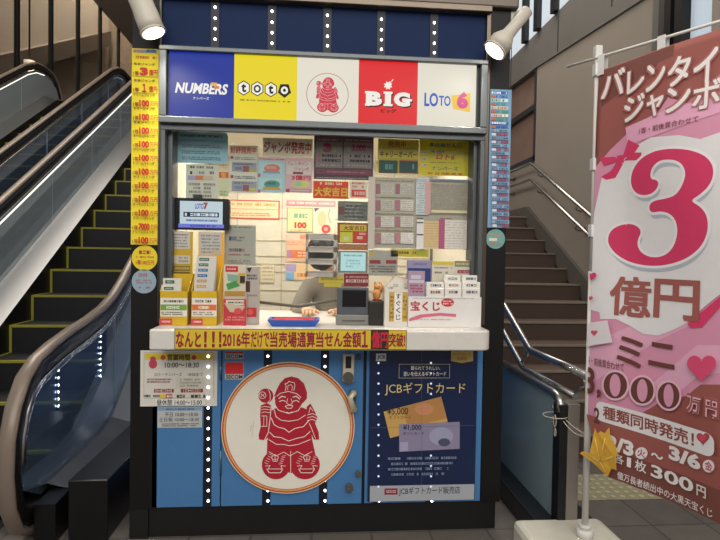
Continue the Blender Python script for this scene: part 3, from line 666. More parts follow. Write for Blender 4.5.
# opening-hours board hanging over the pillar edge
FH = FY(-.006)
o, p = sheet('hours_board', 'white opening hours board with yellow header left of the blue door', 'sign', FH, (140.5, 350.5, 217, 406), 'd9d4c8', th=.004)
p.frame((144, 352.5, 213.5, 398), .0015, '8a8478'); p.rect((145, 353.5, 212, 359.5), 'dcc23a')
p.poly(ell(153, 364, 4.2, 4.6), 'c2455a', 'emblem'); p.poly(ell(153, 359, 3, 2.6), 'c2455a', 'emblem'); p.poly(ell(163, 357.5, 2.4, 2.4), 'b8433a', 'emblem'); p.poly(ell(194, 357.5, 2.4, 2.4), 'b8433a', 'emblem')
p.text('営業時間', (167.5, 354, 190, 360.5), '2e2a1c', .03); p.text('10:00〜18:30', (165, 362.5, 199, 367.5), '2a2826', .015)
p.text('ロト・ナンバーズ', (155, 372.5, 182, 376), '4a4642', 0); p.text('18:00まで', (188, 372.5, 203, 376), '4a4642', 0)
p.lines((147, 378, 172, 383), 2, '9a6a66', .8); p.rect((176, 377, 206, 388), 'd2cdbf'); p.lines((180, 378, 203, 387), 3, '98917c', .8)
p.lines((154, 388.5, 203, 392.5), 1, '9a3434', 1, .85)
p.lines((144, 394, 162, 397.5), 1, '4a4642', 1); p.rect((160, 394, 166, 398), 'dcc23a'); p.rect((166, 394, 172.5, 398), 'a8323a'); p.lines((167, 395, 172, 397.2), 1, 'f0e8e0', 1, .85); p.lines((177, 394.3, 209, 397.6), 1, '4a4642', 1, .85)
p.rect((155, 398.8, 205, 405.2), 'e2ded4'); p.text('昼休憩 14:00〜15:00', (157, 399.3, 202, 405), '2a2522', .02); p.done()
o, p = sheet('hours_board', 'small pale hours plate below the white opening hours board', 'sign', FY(-.002), (157.5, 407, 202, 427.5), 'b9bab6')
p.rect((158, 407.5, 201.5, 410.5), '7f9db8'); p.lines((166, 408, 194, 410.3), 1, '4a5a70', 1); p.text('平日 10:00〜18:30', (165, 412.5, 198, 416.5), '3a3a3a', .01); p.text('土日祝 10:00〜18:30', (159, 417.5, 199, 421.5), '3a3a3a', .01); p.lines((162, 423, 199, 426.5), 2, '6a6a68', .9); p.done()
for k, (y0, y1) in enumerate(((351.5, 359), (362, 379.5))):
    o, p = sheet('security_sticker', ('small red and white security sticker half hidden under the counter', 'square red security sticker above the round white plaque')[k], 'sticker', FY(-.0015), (225, y0, 243.5, y1), 'b9b4b0')
    if k: p.rect((225.3, 362.3, 243.2, 374), 'd0282a'); p.text('SECOM', (226, 374.8, 242.5, 378.8), '2a2426', .02)
    else: p.rect((225.3, 351.7, 243.2, 353.5), 'b02428'); p.text('SECOM', (226, 354.3, 242.5, 358.3), '2a2426', .02)
    p.done()
# gift card poster
FJ = FY(-.0105)
o, p = sheet('gift_card_poster', 'dark navy gift card poster on the right blue panel under the counter', 'poster', FJ, (370, 350.5, 474.5, 499.5), '122247', m=mat('122247', .22, 0, 0, .05, coat=.3))
p.rect((370, 486, 474, 499.5), 'a9abb0'); p.rect((384.5, 488.5, 397.5, 494.5), '8e1a2a'); p.lines((386, 490, 396, 493), 2, 'd8c8c8', 1)
p.text('JCBギフトカード販売店', (399, 487.2, 460, 494.5), '2a2c38', .01)
p.rect((376, 353.5, 386, 361), 'd6d8dc'); p.text('JCB', (377.5, 355, 385, 359.6), '3a3c50', .03)
p.poly([(451, 350.8), (473, 350.8), (473, 361), (462, 363), (451, 361)], 'c2a95e'); p.text('ギフトカード', (453, 352.5, 471, 355.5), '6b5420', 0); p.text('取扱店', (457, 357, 467, 360), '6b5420', 0)
p.frame((399, 364, 449.5, 378), .0018, 'c9bd9a'); p.text('贈られてうれしい、', (411, 365.8, 440, 370), 'e8e2d0', .01); p.text('思いを伝えるギフトカード', (403.5, 371.5, 446, 376), 'e8e2d0', .01)
p.text('JCBギフトカード', (385, 382.5, 465, 395), 'e2cc84', .005)
p.poly([(383.5, 411.5), (441, 396.5), (447.5, 421.5), (390, 438)], 'c9a05a', 'printed_card'); p.poly([(402, 407), (441, 396.8), (446, 418), (408, 428)], 'b5824a', 'printed_card'); p.poly(ell(424, 409, 9, 6), 'c98a62', 'printed_card')
p.text('¥5,000', (387, 407.3, 408, 415.5), '3f2f1c', .015); p.text('ギフトカード', (389, 415, 411, 419), '5a4528', 0)
p.poly([(399, 424), (459.5, 421.5), (459.5, 448.5), (399, 451.5)], '8a829c', 'printed_card'); p.poly(ell(441, 436, 12, 9), '9a9ab4', 'printed_card'); p.poly(ell(444, 442, 6, 4), '4c4c68', 'printed_card'); p.poly([(400, 442), (408, 441.6), (408, 450.5), (400, 451)], 'a89cc0', 'printed_card')
p.text('¥1,000', (403, 424.3, 421, 430.5), '2a2638', .015); p.text('ギフトカード', (403, 431.5, 424, 434.5), '3a364c', 0)
for k in range(4): p.lines((388+k % 2*3, 456.5+k*5.3, 456-k*4, 459+k*5.3), 1, '76829c', 1, .7, seed=k)
p.strokes([(421.5, 351), (421.5, 486)], .001, '5a6a8c', 'fold_line'); p.strokes([(370, 427.5), (474, 425)], .001, '5a6a8c', 'fold_line')
p.done()
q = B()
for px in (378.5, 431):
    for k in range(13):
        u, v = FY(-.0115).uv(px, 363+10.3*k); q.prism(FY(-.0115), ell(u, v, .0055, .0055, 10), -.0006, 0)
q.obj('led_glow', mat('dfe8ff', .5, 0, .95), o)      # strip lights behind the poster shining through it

# ------------------------------------------------------------ sheets behind the window glass
FG = FY(.1275)
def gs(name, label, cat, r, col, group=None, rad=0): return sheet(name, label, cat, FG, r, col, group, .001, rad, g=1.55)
GP = 'sheets on the ticket window'
o, p = gs('notice', 'rounded pale blue notice in the upper left corner of the window', 'notice', (175, 131, 228, 164), '8fb4c2', GP, .02)
p.lines((180, 134, 223, 138), 1, '3f5666', 1, .85); p.lines((178, 139.5, 226, 142), 1, '4f6676', 1)
for k in range(3): p.lines((182, 144+k*6, 222, 149+k*6), 2, '4a6274', .9)
p.done()
o, p = gs('price_table', 'grey paper table hanging under the pale blue notice', 'notice', (186, 164, 218, 199), 'bdbab0', GP)
p.lines((190, 165.5, 213, 169), 1, '5a5650', 1, .85); p.lines((190, 171, 195, 174.5), 1, '2f2d2a', 1, .85); p.lines((199, 171, 203, 174.5), 1, '6a665e', 1, .85); p.lines((208, 171, 214, 174.5), 1, '6a665e', 1, .85)
p.rect((188, 175.5, 196, 180), '9a8fb8'); p.rect((196, 175.5, 203, 180), 'c8744a'); p.rect((203, 175.5, 213, 180), 'b9a48f'); p.lines((189, 182, 215, 198), 4, '807a70', .8); p.done()
o, p = gs('small_notice', 'small cream slip with a red and orange block beside the grey table', 'notice', (218.5, 170, 229, 197), 'ded4b4', GP)
p.rect((219, 172, 228.5, 178), 'd8562a'); p.text('宝', (221, 172.5, 226, 177.5), 'f2d04a', .05); p.rect((222, 183, 227, 188), 'b9c89a'); p.lines((220, 190, 228, 196), 2, '7fa06a'); p.done()
o, p = gs('scratch_poster', 'white ticket poster headed in red with two grey pictures', 'poster', (229.5, 145, 257.3, 193.5), 'cfcabc', GP)
p.rect((230, 145.5, 257, 155.5), 'ddd2b8'); p.text('好評発売中', (230.5, 146.2, 256.3, 154), 'b5401e', .05)
for k in (0, 1):
    y = 156+k*19; p.rect((230.5, y, 233.5, y+3), '9c3a4a'); p.lines((235, y+.5, 256, y+4.5), 2, '5d6470', .9); p.rect((232, y+6, 256.5, y+16), '8a8a98'); p.rect((243, y+10, 249, y+16), '8a4a4a'); p.rect((235, y+11, 242, y+14), '6c6c86'); p.rect((249, y+13, 256, y+16), '9a9a52'); p.lines((233, y+7, 255, y+9.5), 1, '4a4a5a')
p.done()
o, p = gs('jumbo_header', 'beige paper strip with bold brown red brush lettering at the top of the window', 'sign', (263, 137.5, 312.5, 157), 'c9bfa9', GP)
p.text('ジャンボ発売中', (264, 140.5, 311, 154.5), 'a6321c', .055); p.done()
o, p = gs('scratch_poster', 'pale blue ticket poster with red and green pictures', 'poster', (257.5, 157.3, 285, 193), '9cb6bd', GP)
p.rect((258, 157.5, 285, 161), 'c9a4b4'); p.lines((259, 158, 284, 160.5), 1, '8a4a64', 1)
for k in (0, 1):
    y = 162+k*16; p.rect((260, y, 282, y+12), 'a9c6ca'); p.poly(ell(272, y+6.5, 8, 4.2), ('c26a5a', '4f8a78')[k]); p.rect((266, y+4, 276, y+7), ('d8a090', '3a6a62')[k]); p.rect((263, y+9, 280, y+11.5), ('7a8aa0', 'b8862f')[k]); p.rect((258, y+11.5, 260.5, y+15), 'b0526a')
p.done()
o, p = gs('jumbo_poster', 'pale pink jumbo ticket poster left of the dark purple board', 'poster', (285.3, 157.3, 312.3, 193), 'c9a2a8', GP)
p.rect((286.5, 161, 311, 175), 'd6c6c4'); p.text('バレンタイン', (287.5, 161, 308, 166), '8c3a4c', .01); p.text('ジャンボ', (294, 167, 309, 171.5), '8c3a4c', .01); p.rect((293, 171.8, 303, 174.3), '7a2f3a')
p.text('3億円', (291.5, 175, 310.5, 180.5), 'b0263c', .05); p.poly(ell(301, 184.5, 9, 4), 'cfc27a'); p.poly(ell(298, 184, 4, 2.5), '8fae8f'); p.rect((286.5, 188.5, 311.5, 192.5), 'b07a8c'); p.lines((288, 189, 311, 192), 1, 'd8c8cc'); p.rect((286, 189, 289.5, 192.5), '9c3448'); p.done()
o, p = gs('jackpot_board', 'dark purple board of two jackpot panels in the middle of the window', 'sign', (314.3, 135.5, 373, 180.5), '4d3a3e', GP)
p.rect((316, 137, 342.3, 168), '776a69'); p.rect((344, 137.5, 371.8, 168.7), '776a69'); p.rect((316, 137, 342.3, 142.5), '5a4347'); p.rect((344, 137.5, 371.8, 143), '5a4347'); p.lines((318, 138.5, 340, 141.3), 1, '9a8a86'); p.lines((346, 139, 370, 141.8), 1, '9a8a86')
p.text('3', (323.5, 143, 331.5, 152.5), '8a1a38', .09); p.text('億円', (332, 146.5, 341, 152), '8f9440', .03); p.text('1等', (317.5, 146.5, 322, 151), '8f9440', .02)
p.text('3,000', (352, 144.3, 366, 153), '8a1a38', .06); p.text('万円', (366.3, 146.5, 371.5, 153), '8a1a38', .03); p.text('1等', (346, 147, 350.5, 152), '8f9440', .02)
for k in (0, 1):
    p.lines((322, 154+k*4.6, 341, 157.6+k*4.6), 1, '221c20', 1, .85); p.lines((350, 154.5+k*4.8, 370, 158.1+k*4.8), 1, '221c20', 1, .85)
    p.rect((317.5, 154+k*4.6, 320.5, 157.4+k*4.6), '9a4a58')
p.lines((319, 164, 340, 166.5), 1, 'a0928c'); p.lines((347, 164.5, 370, 167), 1, 'a0928c'); p.rect((316, 169, 372, 176), '6a3444'); p.lines((326, 170.5, 366, 174), 1, '8c5a6a'); p.lines((317, 177, 371, 179.5), 1, 'a39a94', 1); p.done()
o, p = gs('lucky_day_sign', 'orange red sign with yellow lettering below the purple board', 'sign', (313.3, 180.8, 348.3, 199), 'cf3f22', GP)
p.lines((320, 182, 342, 185.3), 1, 'f0dcb8', 1, .85); p.text('大安吉日', (314.5, 186.8, 347.3, 197), 'f3cf3a', .055); p.done()
o, p = gs('small_notice', 'white slip with a red block right of the orange red sign', 'notice', (349.5, 181, 367.5, 198.7), 'e6dccb', GP)
p.lines((352, 182, 364.5, 184.6), 1, 'c04a3a', 1, .85); p.lines((352, 185.3, 364, 188), 1, 'c04a3a', 1, .85); p.rect((351.5, 189.5, 365.5, 197), 'c8372f'); p.lines((354.5, 191, 362.5, 195.5), 1, 'ecd8cc', 1, .85); p.done()
o, p = gs('carryover_sign', 'olive yellow sign over two dark green number boxes at the top of the window', 'sign', (378.3, 138.5, 418.3, 174), 'a79a2a', GP)
p.rect((379, 139.5, 418, 148), 'b3a330'); p.text('発売中', (388, 140.8, 406, 147.5), '9a2a24', .04); p.rect((379, 149, 418, 159), 'bfae2c'); p.text('キャリーオーバー', (380, 150.5, 416.5, 158.5), '5a1f1a', .05)
p.rect((379, 160, 397.5, 173.5), '25403c'); p.rect((399, 160, 418, 174), 'b8433f'); p.rect((399.7, 160.8, 417.3, 173.3), '25403c'); p.lines((385, 163.5, 393, 170), 1, '4a8278', 1, .85); p.lines((406, 163.5, 414, 170), 1, '54867c', 1, .85); p.done()
o, p = gs('draw_day_sign', 'bright yellow draw day sign in the upper right corner of the window', 'sign', (419.5, 139, 470.5, 176.5), 'dcc926', GP)
p.text('本日抽せん日', (429, 142, 461.5, 148), '3f4a66', .04); p.lines((431, 150, 444, 153), 1, '5a5a4a', 1, .85); p.text('ロト6', (436, 154, 454.5, 160), 'b5262a', .05, .2); p.lines((430, 161.5, 460, 164), 1, '5a5a4a', 1); p.text('ナンバーズ', (432, 166, 458, 171), '3a6f86', .04); p.lines((428, 172, 462, 175.3), 1, 'b04a20', 1, .85)
for y in (151, 157.5, 163.5): p.rect((421.5, y, 427, y+3), 'c9c0a0'); p.lines((422, y+.4, 426.5, y+2.6), 1, '6a4a5a', 1)
p.done()
o, p = gs('results_board', 'large grey board of winning number tables filling the right of the window', 'notice board', (368.5, 176.8, 468.3, 249.5), 'a59d90', GP)
for r in range(4):
    y = 182+r*16.4; p.rect((376, y-1.6, 414, y), 'a58a68'); p.lines((372, y-2.2, 414, y+.4), 1, '6e6258', .9, seed=r)
    for x in (376, 395.5):
        p.rect((x, y+1.8, x+4.2, y+12), '94606a'); p.rect((x+5, y+1.5, x+17.5, y+12.5), 'b7b0a6'); p.lines((x+5.5, y+2, x+17, y+12), 5, '7d7a80', .85, .45, seed=r+int(x))
p.rect((416, 178, 428, 215), '9aa3a2'); p.lines((417, 180, 427, 214), 14, '6f7476', .8, .45); p.rect((425, 182, 430, 214), 'a07d7a'); p.rect((430.5, 179, 466, 181.8), '6a7688'); p.lines((431, 183, 466, 215), 13, '7e776c', .9, .5)
p.rect((431, 210, 466.5, 213.5), 'ada482'); p.rect((416.5, 219, 423, 249), 'b2aeaa'); p.rect((423.5, 221, 438, 249), 'a8936c'); p.lines((424, 222, 437.5, 248), 10, '8a7753', 1, .3); p.rect((438.5, 219.5, 444, 249), '8a4460'); p.rect((444.5, 220, 466, 249), 'b0aaa2'); p.lines((445, 221, 465, 248), 10, '8e887f', .9, .4)
for y in (218, 222, 234): p.rect((416.5, y, 423, y+1.4), '4a4540')
p.lines((440, 217.5, 450, 219.5), 1, '6a3040', 1); p.rect((368.6, 177, 374, 249), '9a9288'); p.lines((368.7, 178.5, 467, 180.5), 1, '7a736a', 1); p.done()
o, p = gs('number_table', 'dark grey number table under the orange red sign', 'notice', (338, 201, 367.5, 221.5), '66655f', GP)
p.rect((338.5, 206.5, 344.5, 214.5), '6a3a36'); p.lines((345, 204, 366.5, 219), 4, '3f3f40', .95); p.lines((345, 202, 366.5, 220.5), 5, '8f8d86', .6, .3, seed=4); p.done()
o, p = gs('lucky_day_sign', 'small brown framed yellow and red calendar sign left of the results board', 'sign', (337.5, 222.5, 367.8, 243.5), '8a4436', GP)
p.rect((340, 224.5, 366.5, 231.5), 'ddbe38'); p.text('大安吉日', (343.5, 225.5, 364, 230.7), '4a3a14', .03); p.rect((340, 232, 352.5, 242.5), 'bcb63a'); p.rect((353, 232, 366.5, 242.5), 'c23028'); p.rect((343.5, 236.5, 349, 240.5), 'c4cf9a'); p.rect((357, 236.3, 362.5, 239.3), 'e4c8c0'); p.rect((359, 232.8, 365.5, 235), 'd8a8a0'); p.done()
o, p = gs('label_strip', 'brown label strip with orange lettering above the cyan screen', 'label', (336.5, 243.8, 368, 250.3), '7d6455', GP)
p.lines((338.5, 244.5, 366.5, 249.5), 1, 'b8651f', 1, .85); p.done()
o, p = gs('label_strip', 'yellow label strip below the results board', 'label', (391, 248.8, 428.8, 257.2), 'b5a22f', GP)
p.lines((393.5, 251, 417, 254.3), 1, '6b521c', 1, .85); p.rect((416, 250, 428, 255.5), 'a09a2c'); p.done()
o, p = gs('price_slip', 'grey slip with two dark red headings beside the red plate', 'notice', (368.5, 250, 397.5, 276), '9a948d', GP)
p.rect((369, 252.5, 373.5, 256), 'b39a34'); p.rect((369.5, 260, 380.5, 263.8), '8a2a30'); p.rect((386, 260, 396.5, 263.8), '8a2a30'); p.lines((369.5, 265, 396, 273), 3, '4f4a4c', .95, .55); p.done()
o, p = gs('red_plate', 'dark red plate below the cyan screen', 'sign', (344, 273.5, 368.5, 286.5), '7c1f2c', GP)
p.lines((346, 275.5, 366, 278.5), 1, 'b88a86', 1); p.lines((346, 279, 366.5, 283), 1, 'd0b0a8', 1, .85); p.done()
o, p = gs('label_strip', 'yellow label with a tab left of the dark red plate', 'label', (318.8, 276, 344, 283), 'b9a636', GP)
p.rect((324, 283, 341.5, 287), 'b9a636', 'tab'); p.lines((321, 278, 343, 280.8), 1, '7b5c22', 1); p.done()
o, p = gs('number_table', 'tall grey paper table hanging right of the black tablet', 'notice', (224.5, 224.8, 255.5, 266), '9d9991', GP)
p.lines((227, 226, 254, 228.5), 1, '5c5852'); p.lines((229, 236, 234, 241), 1, '34446a', 1, .85); p.lines((236, 236, 246, 242), 2, '5c5852', .7); p.lines((229, 248, 244, 252), 1, '6a4a56', 1, .85); p.lines((228, 253.5, 252, 256), 1, '8a4a3a')
for y in (231, 245, 258): p.rect((225, y, 255, y+.5), '77736c')
p.lines((228, 259.5, 252, 264.5), 2, '7a766e', .8); p.done()
# cyan screen and tablet
o = B().prism(FG, rrect(*FG.rect((338.5, 250.6, 367.5, 273)), .004), -.02, 0).obj('display_screen', mat('8b8680', .4)); tag(o, 'small glowing cyan screen above the dark red plate', 'screen')
p = Print(FG, o, 0, .0003, em=1.0); p.rect((340.8, 252.2, 365.5, 271.2), mat('bfe6e8', .3, 0, 1.0, 0), 'display'); p.lines((344, 254, 362, 257), 1, '78a2a4', .9); p.lines((346, 259, 360, 268), 3, '8fb8ba', .8); p.done()
tb = empty('tablet_display', (-.5, .09, 1.5), 'black framed tablet screen advertising lottery draws at the left of the window', 'screen')
FT = FY(.085); u0, v0, u1, v1 = FT.rect((172.5, 197.5, 229.5, 230.5))
B().prism(FT, rrect(u0, v0, u1, v1, .014), -.03, 0).obj('bezel', mat('17161a', .3), tb)
c = FT.rect((180, 200.8, 222.5, 226.8)); sc = B().box((c[0], .0835, c[1]), (c[2], .0855, c[3])).obj('screen', mat('c3d6e0', .3, 0, .85, 0), tb)
p = Print(FY(.083), sc, 0, .0003, em=.9); p.text('LOTO', (195, 203.5, 203.5, 209), '4a55a8', .03); p.text('7', (203.5, 202.5, 208, 209.5), 'a8452f', .08)
p.rect((183.5, 211.8, 219, 217.5), '1d2733'); p.lines((185, 212.6, 217.5, 216.8), 1, 'd4e0ea', 1, .85); p.lines((186, 219, 217.5, 222), 1, '5866a8', 1, .85)
p.rect((178.5, 223.6, 224, 228.3), '6f78d8'); p.lines((189, 224.6, 215.5, 227.3), 1, '3a3f9a', 1, .85); p.done()
B().box((u0+.1, .09, v1-.01), (u0+.14, .119, v1+.02), .003).obj('clip', DARKF, tb)
# ------------------------------------------------------------ sheets on the inner back wall
FB = FY(1.1435)
def bs(name, label, cat, r, col): return sheet(name, label, cat, FB, r, col, 'posters on the inner wall', .001)
o, p = bs('bordered_notice', 'cream notice with red borders on the inner wall beside the pale posters', 'notice', (229, 199.5, 279.5, 219.5), 'e8d5b0')
p.frame((229, 199.5, 279.5, 219.5), .008, 'cf4a32'); p.rect((230, 208.5, 279, 210), 'cf4a32'); p.lines((232, 202, 277, 207), 1, 'd8a04a', .8); p.lines((232, 212, 277, 217), 2, 'cc7a5a', .8); p.done()
o, p = bs('pink_header', 'pink and white header strip above the pale posters inside the booth', 'sign', (286.5, 200, 335.5, 206.3), 'e29aa2')
p.lines((289, 201.5, 334, 205), 1, 'f2dcd8', 1, .8); p.done()
o, p = bs('scratch_poster', 'cream poster with red hundred on the inner wall', 'poster', (287, 207.5, 313, 232.5), 'ead9a8')
p.frame((287, 207.5, 313, 232.5), .006, '9ab07a'); p.lines((294, 213, 308, 218.5), 1, '7fae9a', 1, .85); p.text('100', (294.5, 222, 306.5, 228.5), 'c8402f', .06); p.lines((290, 229, 311, 231.5), 1, 'c8a06a'); p.done()
o, p = bs('flower_poster', 'pale picture poster with a red flower on the inner wall', 'poster', (313.5, 207.5, 334.5, 234), 'e6dcc4')
p.poly(ell(322, 219, 4.5, 8), 'd8c49a'); p.poly(ell(326, 229, 4.6, 4.4), 'd24a4a'); p.poly(ell(326, 229, 2, 2), 'e8a0a0'); p.poly([(314, 208), (320, 208), (315, 212)], '6a5a6a'); p.strokes([(330, 209), (328, 216), (331, 223)], .01, 'b8b4a0'); p.done()
o, p = bs('orange_poster', 'pale orange poster with a purple patch below the cream one', 'poster', (286.5, 233.5, 313, 262), 'e6b898')
p.rect((287, 234, 300, 240), 'e8c8b4'); p.rect((300, 235, 312, 239), 'e08a6a'); p.lines((287, 241, 312, 246), 2, 'd89a80', 1); p.rect((287, 250, 292, 258), 'b884a8'); p.rect((292, 250, 311, 258), 'e07a4a'); p.lines((293, 251.5, 310, 257), 1, 'f0c8a0', 1, .85); p.done()
o, p = bs('blue_orange_poster', 'small poster half purple blue and half orange lowest on the inner wall', 'poster', (285.5, 263.5, 314, 280), 'ecc89a')
p.rect((286, 264, 296, 271.5), 'b0a0cc'); p.rect((286, 272, 294, 279.5), '7ab0dc'); p.lines((297, 272, 312, 278), 1, 'd8883a', .9); p.done()
o, p = bs('small_notice', 'small pale grid note pinned alone on the inner wall', 'notice', (260.5, 264, 274.5, 283), 'ddd0b4')
p.frame((260.5, 264, 274.5, 283), .003, 'b9ac90'); p.lines((262, 266, 273, 281), 4, 'b3a78c', .8, .4); p.done()
o, p = bs('shelf_label', 'white and grey notice on the inner wall right of the yellow label strip', 'notice', (430, 248, 456, 262), 'e2d6c0')
p.rect((430, 248, 437, 262), '6f6862'); p.done()
# ------------------------------------------------------------ things on the counter
CT = CZ1+.001
YELB = 'c9a41c'
def rack(px0, px1, py, yf, yb, back, label, band, col=YELB, h_side=.13):
    fr = FY(yf); u0, _, u1, v1 = fr.rect((px0, py, px1, 320)); z0 = CT
    e = empty('ticket_rack', ((u0+u1)/2, (yf+yb)/2, z0), label, 'display rack', 'yellow ticket racks on the counter')
    M = mat(col, .5)
    f = B().box((u0, yf, z0), (u1, yf+.004, v1)).obj('front_panel', M, e)
    for x in (u0, u1-.003): B().prism(Frame((x+.0015, 0, 0), (0, 1, 0)), [(yf, z0), (yb, z0), (yb, back), (yb-.02, back), (yf, v1)], -.0015, .0015).obj('side_panel', M, e)
    B().box((u0, yb-.004, z0), (u1, yb, back)).obj('back_panel', M, e)
    B().box((u0+.003, yf+.004, z0), (u1-.003, yb-.004, z0+.004)).obj('floor_panel', M, e)
    p = Print(FY(yf-.0002), f); H = v1-z0; w = u1-u0
    p.rect((u0+.005, z0+H*.26, u1-.004, z0+H*.80), 'dcd6c8', uv=True); p.rect((u0+.006, z0+H*.44, u1-.006, z0+H*.61), band, uv=True)
    p.lines((u0+.02, z0+H*.65, u1-.03, z0+H*.76), 1, '57524a', 1, uv=True); p.lines((u0+.02, z0+H*.46, u1-.04, z0+H*.59), 1, 'dce0c8', 1, uv=True)
    p.lines((u0+.01, z0+H*.29, u1-.02, z0+H*.41), 2, '6a655c', .9, uv=True); p.rect((u0, z0+H*.02, u0+w*.45, z0+H*.2), 'c0414a', uv=True); p.lines((u0+.005, z0+H*.07, u0+w*.4, z0+H*.15), 1, 'e8c8c0', 1, uv=True); p.done()
    return e
rack(159.5, 188, 291, -.06, .07, 1.30, 'yellow ticket rack with a green banded label at the left end of the counter', '6f9440')
rack(191, 217.5, 291, -.06, .07, 1.33, 'yellow ticket rack with an orange banded label second along the counter', 'd2692f')
GC = 'ticket cards in the yellow racks'
def card(r, y, col, bar, label, zb=None, group=GC, name='ticket_card', cat='ticket card', lines=True):
    fr = FY(y); u0, v0, u1, v1 = fr.rect(r); v0 = (CT+.008) if zb is None else zb
    o = B().box((u0, y, v0), (u1, y+.002, v1)).obj(name, paper(col)); tag(o, label, cat, group)
    p = Print(fr, o); h = FY(y).rect(r)[3]-FY(y).rect(r)[1]
    vv = v1-h
    p.rect((u0+(u1-u0)*.12, vv+h*.3, u0+(u1-u0)*.62, vv+h*.72), bar, uv=True)
    if lines: p.lines((u0+(u1-u0)*.18, vv+h*.42, u0+(u1-u0)*.56, vv+h*.6), 1, 'c8d0c8', 1, uv=True)
    p.done(); return o
card((161.5, 285, 181, 292), -.045, 'd4cfc2', '2f5a40', 'front white card with a dark green logo in the green banded rack')
card((163, 278, 181.5, 286), -.03, 'cfcabd', '2f5a40', 'rear white card with a dark green logo in the green banded rack')
nm = [('c8923a', 'lowest front card with an orange print in the orange banded rack'), ('b3904f', 'tan print card second from front in the orange banded rack'), ('2a5a9a', 'card with a dark blue print third from front in the orange banded rack'), ('3468a4', 'card with a lighter blue print fourth from front in the orange banded rack'), ('2d6a48', 'card with a green print fifth from front in the orange banded rack'), ('2d5a40', 'topmost green print card at the back of the orange banded rack')]
for k, (c, l) in enumerate(nm): card((194+k*.6, 283-5.4*k, 213.5+k*.6, 290-5.4*k), -.048+.016*k, 'c6c3bb', c, l)
# tall boards behind the racks
def board(r, y, label, col, prt):
    fr = FY(y); u0, v0, u1, v1 = fr.rect(r); o = B().box((u0, y, CT), (u1, y+.006, v1), .001).obj('display_board', mat(col, .5)); tag(o, label, 'display board')
    p = Print(fr, o); prt(p); p.done()
def pa(p):
    p.rect((164.5, 231.5, 190, 249), 'b9b5ac'); p.lines((166, 233, 189, 248), 5, '6a665e', .85, .45); p.strokes([(173, 232), (173, 248)], .001, '6a665e'); p.rect((165, 255, 190, 264), 'bdb5a4'); p.lines((167, 257, 175, 262), 1, 'a5603a', 1); p.lines((179, 256, 188, 263), 2, '77736b', 1); p.rect((164.5, 265.5, 190, 271), '7d6c28'); p.lines((166, 266.5, 189, 270), 1, 'b8a850', 1); p.rect((165, 272, 190, 290), '3a2f22')
board((164, 231, 192, 322), .079, 'tall yellow board with a white table sheet behind the green banded rack', 'b8971f', pa)
def pb_(p):
    p.rect((199, 232, 221.5, 255), 'b3afa6'); p.lines((201, 234, 220, 254), 6, '6e6a63', .9, .4)
    for x in (204, 209.5, 215): p.strokes([(x, 233), (x, 254)], .001, '77736c')
    p.rect((213, 250, 221, 254.5), 'b8a480')
board((198.5, 232, 223, 322), .079, 'orange yellow board with a ruled white sheet behind the orange banded rack', 'e0a21f', pb_)
# red and green scratch leaflet rack
fr = FY(-.055); u0, v0, u1, v1 = fr.rect((223.5, 299, 246, 322)); e = empty('leaflet_rack', ((u0+u1)/2, 0, CT), 'red leaflet rack third along the counter', 'display rack')
f = B().box((u0, -.055, CT), (u1, -.051, v1)).obj('front_panel', mat('b8343c', .5), e)
for x in (u0, u1-.003): B().box((x, -.051, CT), (x+.003, .05, v1+.02)).obj('side_panel', mat('c9a9a0', .5), e)
B().box((u0+.003, .046, CT), (u1-.003, .05, v1+.05)).obj('back_panel', mat('b8343c', .5), e)
B().box((u0+.003, -.051, CT), (u1-.003, .046, CT+.004)).obj('floor_panel', mat('b8343c', .5), e)
p = Print(FY(-.0552), f); p.rect((226, 300, 244, 305), 'cfc9ba'); p.lines((228, 301, 243, 304), 1, '55504a', 1); p.poly([(224, 303), (245, 306), (241, 313), (230, 312)], 'b9ad94'); p.poly(ell(238, 311, 4, 3), 'c84a4a'); p.lines((225, 316, 245, 321), 2, 'd88a84', .9); p.done()
def leaflet(r, y, label, col, prt):
    fr = FY(y); u0, v0, u1, v1 = fr.rect(r); o = B().box((u0, y, CT+.008), (u1, y+.002, v1)).obj('leaflet', paper(col)); tag(o, label, 'leaflet', 'scratch leaflets in the red rack'); p = Print(fr, o); prt(p); p.done()
def l1(p):
    p.rect((225.5, 266, 238, 272), 'b5262f'); p.lines((227, 267.5, 236, 270.5), 1, 'e0b0a8', 1); p.poly([(227, 274), (240, 275), (238, 282), (228, 281)], '7aa08c'); p.poly([(226, 284), (236, 280.5), (240, 286), (228, 290)], '3f8a44'); p.rect((238.5, 273, 245, 284), 'c29a3a'); p.rect((240, 276, 245, 283), '2a2622'); p.rect((224.5, 291, 245, 296), 'a8843a')
leaflet((224, 264.5, 245.5, 300), -.035, 'front leaflet with red title and green picture in the red rack', 'c9bfa8', l1)
def l2(p):
    p.rect((245.5, 281, 250, 292), '4a2a2a'); p.poly([(246.5, 268), (252, 267.5), (249.5, 273)], '2a2626'); p.lines((247, 274, 257, 280), 2, '3f3b3a', .9); p.lines((247, 294, 256, 297), 1, '77706a', 1); p.rect((244, 307.5, 256.5, 317), 'b02c38'); p.poly(ell(250, 312, 3, 3), 'c85a4a')
def prt_slip():
    fr = FY(-.02); u0, v0, u1, v1 = fr.rect((243.5, 266.5, 258.5, 318)); o = B().box((u0, -.02, CT), (u1, .03, v1), .002).obj('leaflet_box', mat('a9a198', .5)); tag(o, 'narrow grey box with dark and red print right of the red rack', 'box'); p = Print(FY(-.0202), o); l2(p); p.done()
prt_slip()
